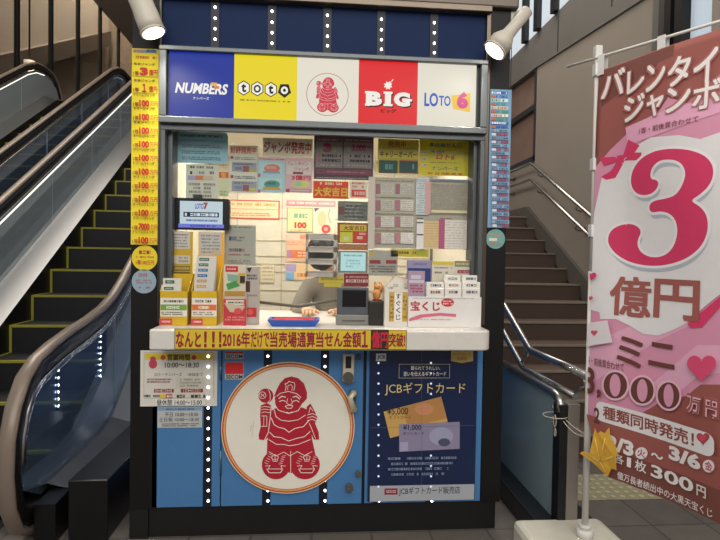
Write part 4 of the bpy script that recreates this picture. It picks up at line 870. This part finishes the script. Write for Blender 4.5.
# blue cash tray
u, v = FY(-.03).uv(294, 319); e = empty('cash_tray', (u, -.02, CT), 'blue cash tray with a red mat on the white counter', 'tray')
b = B(); w, d, h = .125, .075, .032
t = [(-w*.82, -d*.85), (w*.82, -d*.85), (w*.82, d*.85), (-w*.82, d*.85)]; tt = [(-w, -d), (w, -d), (w, d), (-w, d)]; ti = [(-w*.93, -d*.9), (w*.93, -d*.9), (w*.93, d*.9), (-w*.93, d*.9)]; bi = [(-w*.78, -d*.8), (w*.78, -d*.8), (w*.78, d*.8), (-w*.78, d*.8)]
O = Vector((u, -.02, CT)); V = lambda l, z: [O+Vector((x, y, z)) for x, y in l]
R0, R1, R2, R3 = V(t, 0), V(tt, h), V(ti, h), V(bi, .012)
b.face(R0[::-1]); b.face(R3)
for A_, C_ in ((R0, R1), (R1, R2), (R2, R3)):
    for i in range(4): b.face([A_[i], A_[(i+1) % 4], C_[(i+1) % 4], C_[i]])
b.obj('tray_body', mat('2f55a8', .35), e)
B().box((u-.1, -.085, CT+.022), (u+.1, .045, CT+.030), .003).obj('mat', mat('b3262c', .8, 0, 0, .2, 60), e)
# payment terminal, ornament, dark box
fr = FY(-.02); u0, v0, u1, v1 = fr.rect((336.5, 287.5, 369, 320)); e = empty('payment_terminal', ((u0+u1)/2, .02, CT), 'grey terminal with a black screen at the middle of the counter', 'terminal')
B().box((u0, -.02, CT), (u1, .06, CT+.052), .005).obj('base', mat('7c7a74', .45), e)
s = B().box((u0+.004, -.012, CT+.052), (u1-.003, .03, v1), .004).obj('screen_housing', mat('4f5358', .4), e)
c = FY(-.014).rect((342.5, 290, 366, 307)); B().box((c[0], -.0145, c[1]), (c[2], -.0115, c[3]), .001).obj('screen', mat('120e0e', .2), s)
B().box((u0+.03, -.0225, CT+.02), (u1-.02, -.0195, CT+.026)).obj('card_slot', mat('4c4a46', .4), e)
u0, v0, u1, v1 = FY(-.03).rect((369, 301, 384, 320)); o = B().box((u0, -.03, CT), (u1, .05, v1), .006).obj('dark_box', mat('2a2824', .35)); tag(o, 'small dark box right of the grey terminal', 'box')
g0, z0_, g1, z1_ = FY(.0).rect((371, 281, 383, 301)); zb = v1; cx = (g0+g1)/2; H = z1_-zb
e = empty('ornament', (cx, .0, zb), 'small golden orange figure ornament on the dark box', 'ornament'); GO = mat('c98a4e', .35, .1, 0, .15, 40)
B().ball((cx, 0, zb+H*.34), .022, (1, .9, H*.34/.022)).ball((cx, -.004, zb+H*.72), .017).tube([(cx+.016, -.006, zb+H*.45), (cx+.027, -.01, zb+H*.7), (cx+.022, -.012, zb+H*.95)], [.006, .007, .006], 8).tube([(cx-.014, -.014, zb+H*.5), (cx-.02, -.02, zb+H*.35)], [.006, .006], 8).obj('body', GO, e)
for k in (-1, 1): B().tube([(cx+k*.010, -.004, zb+H*.84), (cx+k*.013, -.004, zb+H)], [.006, .001], 8).obj('ear', GO, e)
B().cyl((cx, 0, zb), (cx, 0, zb+.006), .024).obj('base', mat('7b2f24', .5), e)
# white box of loose slips with a yellow bordered label
fr = FY(-.07); u0, v0, u1, v1 = fr.rect((385, 289, 407.5, 322)); e = empty('slip_box', ((u0+u1)/2, -.03, CT), 'white box of loose slips with a yellow bordered vertical label', 'box')
f = B().box((u0, -.07, CT), (u1, -.067, v1)).box((u0, -.067, CT), (u0+.003, .02, v1+.01)).box((u1-.003, -.067, CT), (u1, .02, v1+.01)).box((u0, .017, CT), (u1, .02, v1+.02)).box((u0, -.067, CT), (u1, .02, CT+.003)).obj('box_body', mat('d8d3c8', .5), e)
p = Print(FY(-.0702), f); p.rect((389.5, 292, 407, 321.5), 'c2a046'); p.rect((394.5, 292.5, 402, 321.5), 'e6e2da')
for k, ch in enumerate('すぐくじ'): p.text(ch, (396, 293.5+7*k, 400.5, 299+7*k), '3a302c', .03)
p.lines((390.5, 295, 393.5, 319), 6, '8a6a20', .8); p.lines((403, 295, 406.5, 319), 6, '8a6a20', .8); p.strokes([(389.7, 292), (389.7, 321.5)], .002, '8a2f2a'); p.done()
for k, (pts, yy) in enumerate((([(385.5, 286), (396, 275.5), (405, 285), (400, 296), (388, 297)], -.03), ([(397, 277), (408.5, 279), (406.5, 297), (398, 297)], -.005), ([(384.5, 290), (389, 282), (397, 292), (392, 298)], -.05))):
    fr = FY(yy); q = [fr.uv(*a) for a in pts]; o = B().prism(fr, q, -.0015, 0).obj('slip', paper('ddd6c8')); tag(o, ('large tilted white slip sticking up out of the slip box', 'upright white slip at the right back of the slip box', 'small tilted slip at the left front of the slip box')[k], 'slip', 'loose slips in the white box')
    p = Print(fr, o); c = (sum(a[0] for a in pts)/len(pts), sum(a[1] for a in pts)/len(pts)); p.lines((c[0]-3, c[1]-4, c[0]+3, c[1]-1), 2, '6a605a', .9)
    if k < 2: p.strokes([pts[0], pts[1]], .002, 'b8503a')
    p.done()
# white lottery slip dispenser with red lettering
YD = -.085; fr = FY(YD); u0, v0, u1, v1 = fr.rect((408.5, 296.5, 481, 322))
e = empty('slip_dispenser', ((u0+u1)/2, -.03, CT), 'white stepped slip dispenser with big red lettering at the right end of the counter', 'dispenser'); DW = mat('e0dcd6', .45)
f = B().box((u0, YD, CT), (u1, YD+.004, v1), .001).obj('front_panel', DW, e)
tiers = [(-.075, 296.5), (-.04, 289.5), (-.005, 283), (.03, 276)]
sb = B()
for k, (y, py) in enumerate(tiers): sb.box((u0+.002, y-.0055, CT), (u1-.002, y+.0295, CT+.03+k*.022))
sb.obj('steps', DW, e)
p = Print(FY(YD-.0002), f); p.text('宝くじ', (410.5, 301, 440, 311), 'b81f2e', .05); p.poly(ell(447.5, 302.5, 6.4, 4.2), 'c4202c'); p.lines((443, 300, 452, 305), 2, 'ecc8c4', .9)
p.poly([(409, 318.5), (420, 314.5), (440, 312.8), (456, 314), (456, 317), (440, 315.8), (424, 317.4), (409, 321.5)], 'd06a80'); p.lines((415, 318.5, 452, 320.5), 1, 'c8808c', 1); p.lines((413, 297.5, 476, 299.3), 1, '8a8a88', .9, .6); p.done()
GW = 'white slip stacks in the dispenser'
rowsn = ('front row', 'middle row', 'back row'); poss = ('left', 'middle', 'right')
for rI, (yy, y0, y1, xs) in enumerate(((-.078, 288.5, 296, ((426.5, 444), (445, 461.5), (462.5, 480))), (-.043, 282, 289, ((426.5, 444), (445, 461.5), (462.5, 480))), (-.008, 275.3, 282.5, ((444, 460.5), (462, 479))))):
    for j, (x0, x1) in enumerate(xs):
        fr = FY(yy); a = fr.rect((x0, y0, x1, y1)); z = CT+.03+rI*.022+.0005
        o = B().box((a[0], yy, z), (a[2], yy+.028, a[3]), .0015).obj('slip_stack', mat('dedad0', .55)); ps = poss[j] if rI < 2 else ('left', 'right')[j]
        tag(o, 'white slip stack with small print, %s in the %s of the dispenser' % (ps, rowsn[rI]), 'slip stack', GW)
        p = Print(FY(yy-.0002), o); p.lines((x0+4, y0+2, x1-3, y1-2.3), 1, ('8a5a50', '55504c', '5a6470', '4f5560')[(rI*3+j) % 4], 1, .9); p.done()
def carton(r, yb, d, label, col, prt, z=CT):
    fr = FY(yb); a = fr.rect(r); o = B().box((a[0], yb, z), (a[2], yb+d, a[3]), .001).obj('leaflet_carton', mat(col, .5)); tag(o, label, 'carton', 'cartons at the back of the dispenser'); p = Print(FY(yb-.0002), o); prt(p); p.done()
carton((408.5, 271, 424.5, 297), -.078, .028, 'lilac carton with red print at the left end of the dispenser', 'a58fa0', lambda p: (p.rect((409, 280, 424, 283), 'c8bcc4'), p.lines((410, 284, 423, 293), 3, 'a8384c', .8), p.rect((411, 275, 421, 279), 'c4bccc')), CT+.031)
carton((407.5, 260, 431, 283), .062, .02, 'navy and grey carton at the back left of the dispenser', '8a84a0', lambda p: (p.rect((408, 268, 430.5, 282), '28366e'), p.lines((410, 262, 428, 266), 1, '6a648a', .9)))
carton((432, 261, 454, 283), .062, .02, 'cream carton with a yellow top at the back middle of the dispenser', 'c9c2ae', lambda p: (p.rect((432.5, 261.3, 453.5, 265), 'c8b23a'), p.lines((434, 266.5, 452, 269), 1, '8a6a9a', 1), p.lines((435, 271, 448, 274), 1, '55555a', 1)))
carton((454.5, 260.5, 479, 283), .062, .02, 'olive topped carton with a red band at the back right of the dispenser', 'c4bfb2', lambda p: (p.rect((455, 261, 478.5, 267), '7d7a52'), p.lines((456, 262, 477, 266), 1, 'b8b48a', 1), p.rect((457.5, 270, 478, 273.5), '8f2a34'), p.lines((459, 271, 476, 273), 1, 'c8a0a0', 1)))
# ------------------------------------------------------------ clerk behind the glass
def person():
    pel = Vector((.17, .86, .56))
    J = [pel, (.165, .86, .80), (.15, .84, 1.04), (.13, .81, 1.19), (.10, .765, 1.285), (.085, .735, 1.335)]      # pelvis .. neck
    Rr = [.16, .15, .165, .16, .075, .055]
    Vv = [Vector(j) for j in J]; E_ = [(i, i+1) for i in range(5)]
    def add(par, p, r): Vv.append(Vector(p)); Rr.append(r); E_.append((par, len(Vv)-1)); return len(Vv)-1
    for s in (-1, 1):
        sh = add(3, (.12+s*.165, .80, 1.205), .068); el = add(sh, (.10+s*.225, .70, 1.00), .05); 
        m_ = add(el, (.07+s*.15, .56, 1.02+.06), .040); add(m_, (.05+s*.10, .50, 1.085), .033)
        h = add(0, (.17+s*.10, .82, .53), .095); k = add(h, (.17+s*.13, .50, .50), .07); a = add(k, (.17+s*.13, .54, .10), .048); add(a, (.17+s*.13, .43, .045), .04)
    me = bpy.data.meshes.new('person'); me.from_pydata([v-pel for v in Vv], E_, [])
    o = bpy.data.objects.new('person', me); COL.objects.link(o); o.location = pel; WL[o.name] = pel
    sk = o.modifiers.new('skin', 'SKIN'); sl = me.skin_vertices[0].data
    for i, r_ in enumerate(Rr): sl[i].radius = (r_, r_*(.75 if i < 4 else 1))
    sl[0].use_root = True
    ss = o.modifiers.new('sub', 'SUBSURF'); ss.levels = 2; ss.render_levels = 2
    me.materials.append(mat('8d857b', .85, 0, 0, .12, 20)); sk.use_smooth_shade = True
    tag(o, 'clerk in a grey top with short black hair seated behind the ticket window', 'person')
    # head, bowed towards the desk and turned a little to the left
    hc = Vector((.045, .70, 1.418)); Rm = Matrix.Rotation(math.radians(-12), 4, 'Z') @ Matrix.Rotation(math.radians(66), 4, 'X')
    t = bmesh.new(); bmesh.ops.create_uvsphere(t, u_segments=28, v_segments=20, radius=1)
    for v in t.verts:
        c = v.co; z = c.z; f = 1-.25*max(0, -z)**1.5
        v.co = Vector((c.x*.076*f, c.y*.095*(1-.12*max(0, -z)), z*.112-.004*(z < -.5)))
        if c.y < -.6:
            v.co.y -= .012*math.exp(-((c.x/.16)**2+((z+.12)/.16)**2))                  # nose
            v.co.y += .007*math.exp(-(((abs(c.x)-.38)/.16)**2+((z-.08)/.10)**2))       # eye sockets
            v.co.y -= .004*math.exp(-((c.x/.3)**2+((z+.5)/.08)**2))                    # lips
    for f in t.faces: f.smooth = True
    def place(bm): bmesh.ops.transform(bm, matrix=Matrix.Translation(hc) @ Rm, verts=bm.verts); return bm
    b = B(); b.add(place(t))
    for s in (-1, 1):
        q = bmesh.new(); bmesh.ops.create_uvsphere(q, u_segments=10, v_segments=8, radius=1); bmesh.ops.scale(q, vec=(.009, .018, .03), verts=q.verts); bmesh.ops.translate(q, vec=(s*.077, .008, -.008), verts=q.verts); b.add(place(q))
    b.tube([Vector((.085, .735, 1.31)), Vector((.068, .722, 1.36))], .05, 14)
    SKN = mat('c9a083', .55, 0, 0, .05); hd = b.obj('head', SKN, o)
    t = bmesh.new(); bmesh.ops.create_uvsphere(t, u_segments=30, v_segments=22, radius=1)
    dl = [v for v in t.verts if (v.co.y < -.62 and v.co.z < -.15) or v.co.z < -.72]
    bmesh.ops.delete(t, geom=dl, context='VERTS')
    for v in t.verts:
        c = v.co.copy(); v.co = Vector((c.x*.096, c.y*.116, c.z*.130+.006)) + c*.003*math.sin(c.x*40)
    for f in t.faces: f.smooth = True
    b = B(); b.add(place(t)); hr = b.obj('hair', mat('16120f', .5, 0, 0, .2, 60), o); m2 = hr.modifiers.new('s', 'SOLIDIFY'); m2.thickness = .008
    for s in (-1, 1):
        b = B(); c = Vector((s*.030, -.0815, .010)); q = bmesh.new(); bmesh.ops.create_uvsphere(q, u_segments=10, v_segments=8, radius=.0105); bmesh.ops.translate(q, vec=c, verts=q.verts); b.add(place(q)); b.obj('eye', mat('211a16', .2), o)
    b = B(); q = bmesh.new(); bmesh.ops.create_cube(q, size=1); bmesh.ops.scale(q, vec=(.038, .008, .006), verts=q.verts); bmesh.ops.translate(q, vec=(0, -.081, -.056), verts=q.verts); b.add(place(q)); b.obj('mouth', mat('a3605a', .5), o)
    # hands: palm, four fingers, thumb
    for s in (-1, 1):
        wv = Vector((.05+s*.10, .50, 1.085)); b = B()
        pc = wv+Vector((-s*.015, -.055, -.006)); b.tube([wv+Vector((0, .02, 0)), wv+Vector((-s*.004, -.02, -.002)), pc, pc+Vector((-s*.006, -.03, -.002))], [.026, .034, .040, .036], 12, flat=.42, side=(1, 0, 0))
        for i, L in enumerate((.062, .072, .068, .052)):
            x = (i-1.5)*.018; a = pc+Vector((x, -.028, 0)); b.tube([a, a+Vector((x*.1, -L*.45, .004)), a+Vector((x*.1, -L*.8, -.006)), a+Vector((x*.1, -L, -.018))], [.0088, .0086, .008, .0055], 8)
        a = pc+Vector((-s*.034, .02, 0)); b.tube([a, a+Vector((-s*.018, -.02, -.002)), a+Vector((-s*.020, -.045, -.008))], [.011, .010, .0065], 8)
        b.obj('hand', SKN, o)
    e = empty('stool', (.17, .86, 0), 'low round stool under the clerk behind the counter', 'stool')
    B().cyl((.17, .86, .36), (.17, .86, .42), .19, 28).obj('seat', mat('3a3a40', .6), e); B().cyl((.17, .86, .03), (.17, .86, .36), .03).cyl((.17, .86, 0), (.17, .86, .03), .2, 28).obj('pedestal', STEELD, e)
    struct(B().box((-.75, .14, .0), (.84, 1.15, .146)).obj('floor_booth', mat('6a645c', .7)))
person()
# ------------------------------------------------------------ flag banner on a water weighted stand
PX_, PY_ = 1.241, -.356
FL = Frame((PX_, PY_, 0), (.38, -.92, 0))
e = empty('flag_banner', (PX_, PY_, 0), 'tall pink and brown lottery flag on a white pole with a weighted base', 'banner flag')
PW = mat('d4d0c8', .4, 0, 0, .03)
B().cyl((PX_, PY_, .15), (PX_, PY_, 1.35), .0145).cyl((PX_, PY_, 1.35), (PX_, PY_, 2.35), .0115).obj('pole', PW, e)
B().tube([FL.w(-.17, 2.315), FL.w(.62, 2.262)], .006, 10).obj('crossbar', PW, e)
B().box((PX_-.016, PY_-.016, 2.295), (PX_+.016, PY_+.016, 2.355), .005).obj('pole_cap', PW, e)
b = B(); b.box((PX_-.27, PY_-.20, 0), (PX_+.17, PY_+.19, .14), .03).obj('base', mat('cfcaba', .5, 0, 0, .05), e)
B().cyl((PX_, PY_, .135), (PX_, PY_, .18), .036).cyl((PX_, PY_, .18), (PX_, PY_, .20), .026).obj('base_collar', PW, e)
def warp(u, v): return .010*math.sin(u*9+v*2.2)*min(1, u*6)+.006*math.sin(v*7+u*4)*min(1, u*6)+.012
UM, VB, VT = .60, .468, 2.238
def umin(v): return .012+max(0, (.70-v)*.5)+max(0, v-2.0)*.03
cl = bmesh.new(); NU, NV = 24, 64; G = []
for j in range(NV+1):
    v = VB+(VT-VB)*j/NV; um = umin(v); G.append([cl.verts.new(FL.w(um+(UM-um)*i/NU, v, warp(um+(UM-um)*i/NU, v))) for i in range(NU+1)])
for j in range(NV):
    for i in range(NU): f = cl.faces.new((G[j][i], G[j][i+1], G[j+1][i+1], G[j+1][i])); f.smooth = True
b = B(); b.bm.free(); b.bm = cl; cloth = b.obj('cloth', mat('9a5850', .6, 0, 0, .04, 6), e)
mo = cloth.modifiers.new('s', 'SOLIDIFY'); mo.thickness = .0008; mo.offset = 1
p = Print(FL, cloth, .0006, .0004)
DB, BR, PK, WT, MG = '7a4840', '9a5850', 'd894ae', 'e3e0e0', 'd63a66'
def bx(l, r_, t, bt): return (FL.uv(*l)[0], FL.uv(*bt)[1], FL.uv(*r_)[0], FL.uv(*t)[1])
p.poly([(599, 73), (677, 45.5), (676, 57), (662, 63), (655, 74), (636, 84), (618, 96), (603, 108)], DB)
p.poly([(597, 168), (612, 150), (640, 124), (662, 113), (672, 98), (690, 104), (726, 90), (726, 384), (704, 384), (690, 395), (660, 403), (632, 419), (628, 432), (590, 425), (589, 330), (593, 250)], PK)
p.poly([(690, 104), (726, 70), (726, 96)], 'c07a84'); p.poly([(591, 345), (640, 322), (700, 322), (660, 340), (591, 385)], 'e2a8c0'); p.poly([(640, 395), (700, 345), (726, 345), (726, 372), (700, 377), (672, 400)], 'e2aac2'); p.poly([(628, 128), (668, 112), (720, 96), (726, 112), (660, 136), (630, 146)], 'e6a8c4')
p.poly([(592, 260), (596, 215), (604, 176), (616, 172), (636, 148), (655, 138), (684, 136), (705, 140), (726, 132), (726, 292), (708, 306), (690, 322), (677, 329), (660, 335.5), (645, 334), (630, 325), (618, 319), (603, 319), (602, 312), (590, 309)], WT)
p.poly([(690, 324), (726, 294), (726, 304), (705, 327), (694, 328)], MG)
for q in ([(631, 140), (643, 146), (636, 155), (624, 159)], [(645, 153), (644, 160.5), (626, 161), (633, 153)], [(602, 158), (617, 157), (621, 161), (606, 166)], [(608, 180), (603, 177), (613, 171), (618, 163), (625, 164), (617, 178)], [(619, 156), (626, 155), (626, 163), (619, 164)]): p.poly(q, MG, 'printed_bow')
T3 = [(250,200),(255,150),(290,100),(350,68),(420,57),(500,62),(560,85),(590,120),(595,165),(575,210),(535,245),(500,265),(545,290),(570,330),(570,390),(540,450),(480,495),(400,520),(320,525),(240,510),(190,480),(160,440),(158,405),(175,375),(210,358),(250,355),(280,370),(288,390),(275,415),(270,440),(285,470),(320,488),(360,490),(400,475),(430,440),(445,390),(440,345),(415,315),(375,305),(340,312),(325,300),(330,275),(355,262),(390,258),(440,245),(470,205),(485,160),(475,125),(450,105),(410,100),(375,105),(345,130),(335,160),(340,180),(360,180),(372,195),(360,220),(335,238),(300,243),(268,232)]
def smoothpoly(P, it=2):
    for _ in range(it): P = [q for i in range(len(P)) for q in ((.75*P[i][0]+.25*P[(i+1) % len(P)][0], .75*P[i][1]+.25*P[(i+1) % len(P)][1]), (.25*P[i][0]+.75*P[(i+1) % len(P)][0], .25*P[i][1]+.75*P[(i+1) % len(P)][1]))]
    return P
T3 = smoothpoly(T3)
cx, cy = 570+T3[0][0]*0, 135
p.poly([(570+x/4+1.5, 135+y/4+6) for x, y in T3], 'b4bcc4', 'lettering_shadow'); q = [FL.uv(570+x/4, 135+y/4) for x, y in T3]; p.strokes(q+[q[0]], .022, 'ece9ea', 'lettering_outline', True); p.poly([(570+x/4, 135+y/4) for x, y in T3], MG, 'lettering')
p.text('億', bx((612, 296), (652.5, 296), (640, 277), (640, 317.5)), 'a05a52', .035, uv=True); p.text('円', bx((655, 300), (703, 300), (690, 280), (690, 321)), 'a05a52', .045, uv=True)
p.text('1等・前後賞合わせて', bx((643, 128), (703, 122), (672, 123), (672, 129)), '7a4038', .01, uv=True)
tit = (('バ', 604, 627.5, 71, 97), ('レ', 630, 648, 70, 93), ('ン', 650, 669, 64, 91), ('タ', 672, 694, 57, 86), ('イ', 697, 720, 50, 83), ('ジ', 627, 648.5, 96, 121), ('ャ', 651, 668, 95, 117), ('ン', 671, 694.5, 87, 112), ('ボ', 697, 724, 81, 109))
for bd, col, n in ((.11, 'b0726a', 'lettering_outline'), (.03, 'ece6e2', 'lettering')):
    for ch, x0, x1, y0, y1 in tit:
        g_ = .9 if bd > .1 else 0
        m_ = (y0+y1)/2; p.text(ch, bx((x0-g_, m_), (x1+g_, m_), ((x0+x1)/2, y0-g_), ((x0+x1)/2, y1+g_)), col, bd, uv=True, name=n)
for ch, x0, x1, y0, y1 in (('ミ', 620, 645, 337, 366), ('ニ', 651, 678, 343, 367)): m_ = (y0+y1)/2; p.text(ch, bx((x0, m_), (x1, m_), ((x0+x1)/2, y0), ((x0+x1)/2, y1)), '6a3c34', .03, uv=True)
p.text('1等・前後賞合わせて', bx((588, 361), (627, 364), (607, 359), (607, 367)), '6a3c34', .01, uv=True)
SO = 'e8bccb'; S3 = '6a3c34'
def ring(cx, cy, rx, ry):
    p.poly(ell(cx, cy, rx+2, ry+2.2), SO, 'lettering_outline'); p.poly(ell(cx, cy, rx, ry), S3, 'lettering'); p.poly(ell(cx, cy, rx*.46, ry*.86), 'd99ab2', 'lettering_counter')
for cx in ((618.5, 384.8), (645, 390), (672, 395)): ring(cx[0], cx[1], 11.4, 13.2)
p.text('3', bx((588.5, 380), (598.5, 380), (592, 366.5), (592, 393)), S3, .03, uv=True); p.text(',', bx((600.5, 393), (605, 393), (603, 389), (603, 398)), S3, .05, uv=True)
for bd, col, n in ((.12, SO, 'lettering_outline'), (.035, 'a05a52', 'lettering')):
    for ch, x0, x1, y0, y1 in (('万', 691, 706, 393.5, 413), ('円', 709, 725, 397, 417)): m_ = (y0+y1)/2; p.text(ch, bx((x0, m_), (x1, m_), ((x0+x1)/2, y0), ((x0+x1)/2, y1)), col, bd, uv=True, name=n)
a = FL.uv(604, 421); c = FL.uv(596, 406)
u0 = FL.uv(600, 410)[0]; vt = FL.uv(660, 416.5)[1]; vb = FL.uv(660, 438)[1]; ub = UM-.03
p.rect((umin(.8), FL.uv(618, 460)[1], UM, vb+.01), BR, 'printed_band', True)
p.rect((umin(.5)-.0, VB+.002, UM-.002, FL.uv(668, 468)[1]), DB, 'printed_band', True) if False else p.poly_uv([(umin(FL.uv(668, 468)[1])+.003, FL.uv(668, 468)[1]), (UM-.002, FL.uv(668, 468)[1]), (UM-.002, VB+.003), (umin(VB)+.003, VB+.003)], DB, 'printed_band')
p.rect((u0, vb, ub, vt), WT, 'printed_pill', True, .03)
p.text('2', bx((598, 412), (604, 412), (601, 407), (601, 423)), S3, .03, uv=True); p.text('種類同時発売！', (FL.uv(607, 420)[0], vb+.015, FL.uv(699, 430)[0], vt-.013), '8f4a42', .04, uv=True)
def heart(cx, cy, s, col):
    p.poly([(cx+s*16*math.sin(t)**3/16, cy-s*(13*math.cos(t)-5*math.cos(2*t)-2*math.cos(3*t)-math.cos(4*t))/16) for t in [i*.21 for i in range(30)]], col, 'printed_heart')
heart(708.5, 437, 7, 'a84a4c'); heart(707.5, 436.6, 4.5, 'd04a66'); heart(707, 366, 15, 'd84a72'); heart(717, 437, 0.01, MG)
p.poly([(590, 323), (612, 320), (617, 342), (591, 346)], 'e0d8da', 'printed_envelope'); heart(599, 332.5, 3.4, 'cc4a6a'); heart(596, 276, 4.6, 'cc3c66'); heart(595, 298, 2.6, 'cc5a7a')
LW = 'e6e0dc'
def tx(s, x0, x1, y0, y1, col, bd=.03, dy=0): p.text(s, bx((x0, (y0+y1)/2), (x1, (y0+y1)/2), ((x0+x1)/2, y0), ((x0+x1)/2, y1)), col, bd, uv=True)
tx('2/3', 611, 637, 437, 452, LW, .05); p.poly(ell(644.5, 452.5, 6, 6), LW); tx('火', 640.5, 648.5, 448.5, 456.5, 'c2426a', .03)
tx('〜', 654, 666, 453, 458, LW, .03); tx('3/6', 672, 706, 449, 464, LW, .05); p.poly(ell(714.5, 464.5, 6.4, 6.4), LW); tx('金', 710.5, 719, 460, 469, 'c2426a', .03)
def ty(t, x0, x1, h0, h1, bd): p.text(t, (FL.uv(x0, 480)[0], VB+h0, FL.uv(x1, 480)[0], VB+h1), LW, bd, uv=True)
ty('各', 618, 627.5, .078, .118, .02); ty('1', 630.3, 634.3, .078, .118, .04); ty('枚', 638, 649, .076, .122, .02); ty('300', 653.5, 697.5, .074, .124, .025); ty('円', 701, 711, .074, .116, .03)
ty('億万長者続出中の大黒天宝くじ', 622, 718, .014, .046, .012)
# bend the print with the cloth
for (key, bm, h) in p.L:
    bm.normal_update(); bmesh.ops.triangulate(bm, faces=bm.faces)
    for _ in range(5):
        ed = [g for g in bm.edges if g.calc_length() > .035]
        if not ed: break
        bmesh.ops.subdivide_edges(bm, edges=ed, cuts=1); bmesh.ops.triangulate(bm, faces=bm.faces)
    for v in bm.verts:
        d = v.co-FL.o; u_ = d.dot(FL.ex); v_ = max(d.z, VB+.001); n_ = d.dot(FL.n)       # keep inside the cloth
        u_ = min(max(u_, umin(v_)+.0015), UM-.001); v.co = FL.w(u_, v_, n_+warp(u_, v_))
p.done()
for u_, v_ in ((.02, 2.30), (.30, 2.285)): B().prism(FL, [(u_-.006, v_+.005), (u_+.026, v_+.004), (u_+.026, v_-.085), (u_-.006, v_-.085)], .014, .017).prism(FL, [(u_-.006, v_+.005), (u_+.026, v_+.004), (u_+.026, v_-.085), (u_-.006, v_-.085)], -.010, -.008).box(FL.w(u_+.0, v_), FL.w(u_+.02, v_+.008, .003)).obj('tab', mat('d8d6d2', .6), e)
for py in (72, 165, 231): u_, v_ = FL.uv(593, py); B().box((PX_-.018, PY_-.02, v_-.028), (PX_+.03, PY_+.014, v_+.028), .004).obj('pole_clip', mat('d8d6d2', .6), e)
# yellow maple leaf and string
LZ = [(70,45),(84,75),(95,60),(118,70),(140,40),(146,80),(150,100),(178,130),(196,175),(184,195),(187,258),(160,250),(150,256),(135,292),(118,262),(98,250),(60,215),(5,170),(18,160),(50,175),(84,182),(80,150),(75,118),(64,90)]
FM = Frame((PX_, PY_, 0), (.38, -.92, 0)); FM.o = Vector((PX_, PY_, 0))+FM.n*.05
q = [FM.uv(580+x/5.143, 420+y/5.143) for x, y in LZ]; b = B(); b.prism(FM, q, -.002, 0)
bmesh.ops.triangulate(b.bm, faces=b.bm.faces)
mc = FM.uv(602, 455)
for v in b.bm.verts: d = v.co-FM.o; uu = d.dot(FM.ex)-mc[0]; v.co += FM.n*(.25*uu*uu*4-abs(d.z-mc[1])*.1)
o = b.obj('maple_leaf', mat('d9a83c', .6, 0, 0, .15, 50)); tag(o, 'yellow paper maple leaf fastened to the white flag pole', 'leaf')
vn = B(); c0 = FM.uv(600, 462)
for x, y in ((70, 50), (140, 50), (188, 180), (140, 280), (20, 165)): t = FM.uv(580+x/5.143, 420+y/5.143); A_ = FM.w(c0[0], c0[1], .0015); Z = FM.w(c0[0]*.25+t[0]*.75, c0[1]*.25+t[1]*.75, .002); vn.tube([A_, (A_+Z)/2, Z], .0016, 6)
vn.obj('vein', mat('e2c46a', .6), o)
s0 = Vector((1.195, -.165, .645)); s1 = Vector((PX_, PY_, .60))
sp = [s0+(s1-s0)*t-Vector((0, 0, .03*math.sin(math.pi*t))) for t in [i/10 for i in range(11)]]
b = B(); b.tube(sp, .002, 6); b.tube([x+Vector((.01, 0, .018*math.sin(i*.3))) for i, x in enumerate(sp)], .002, 6)
b.tube([s0+Vector((-.022, -.005+.014*math.sin(t*.6), -.03-.03*math.cos(t*.6))) for t in range(11)], .002, 6)
b.tube([s0+Vector((-.02, -.006+.010*math.sin(t*.6), -.085-.02*math.cos(t*.6))) for t in range(11)], .002, 6)
b.tube([Vector((1.18+.06*math.cos(t*.4), -.16+.055*math.sin(t*.4), .64)) for t in range(16)], .002, 6)
o = b.obj('string', mat('cfc6b4', .8)); tag(o, 'thin pale string tying the flag pole to the stainless post', 'string')
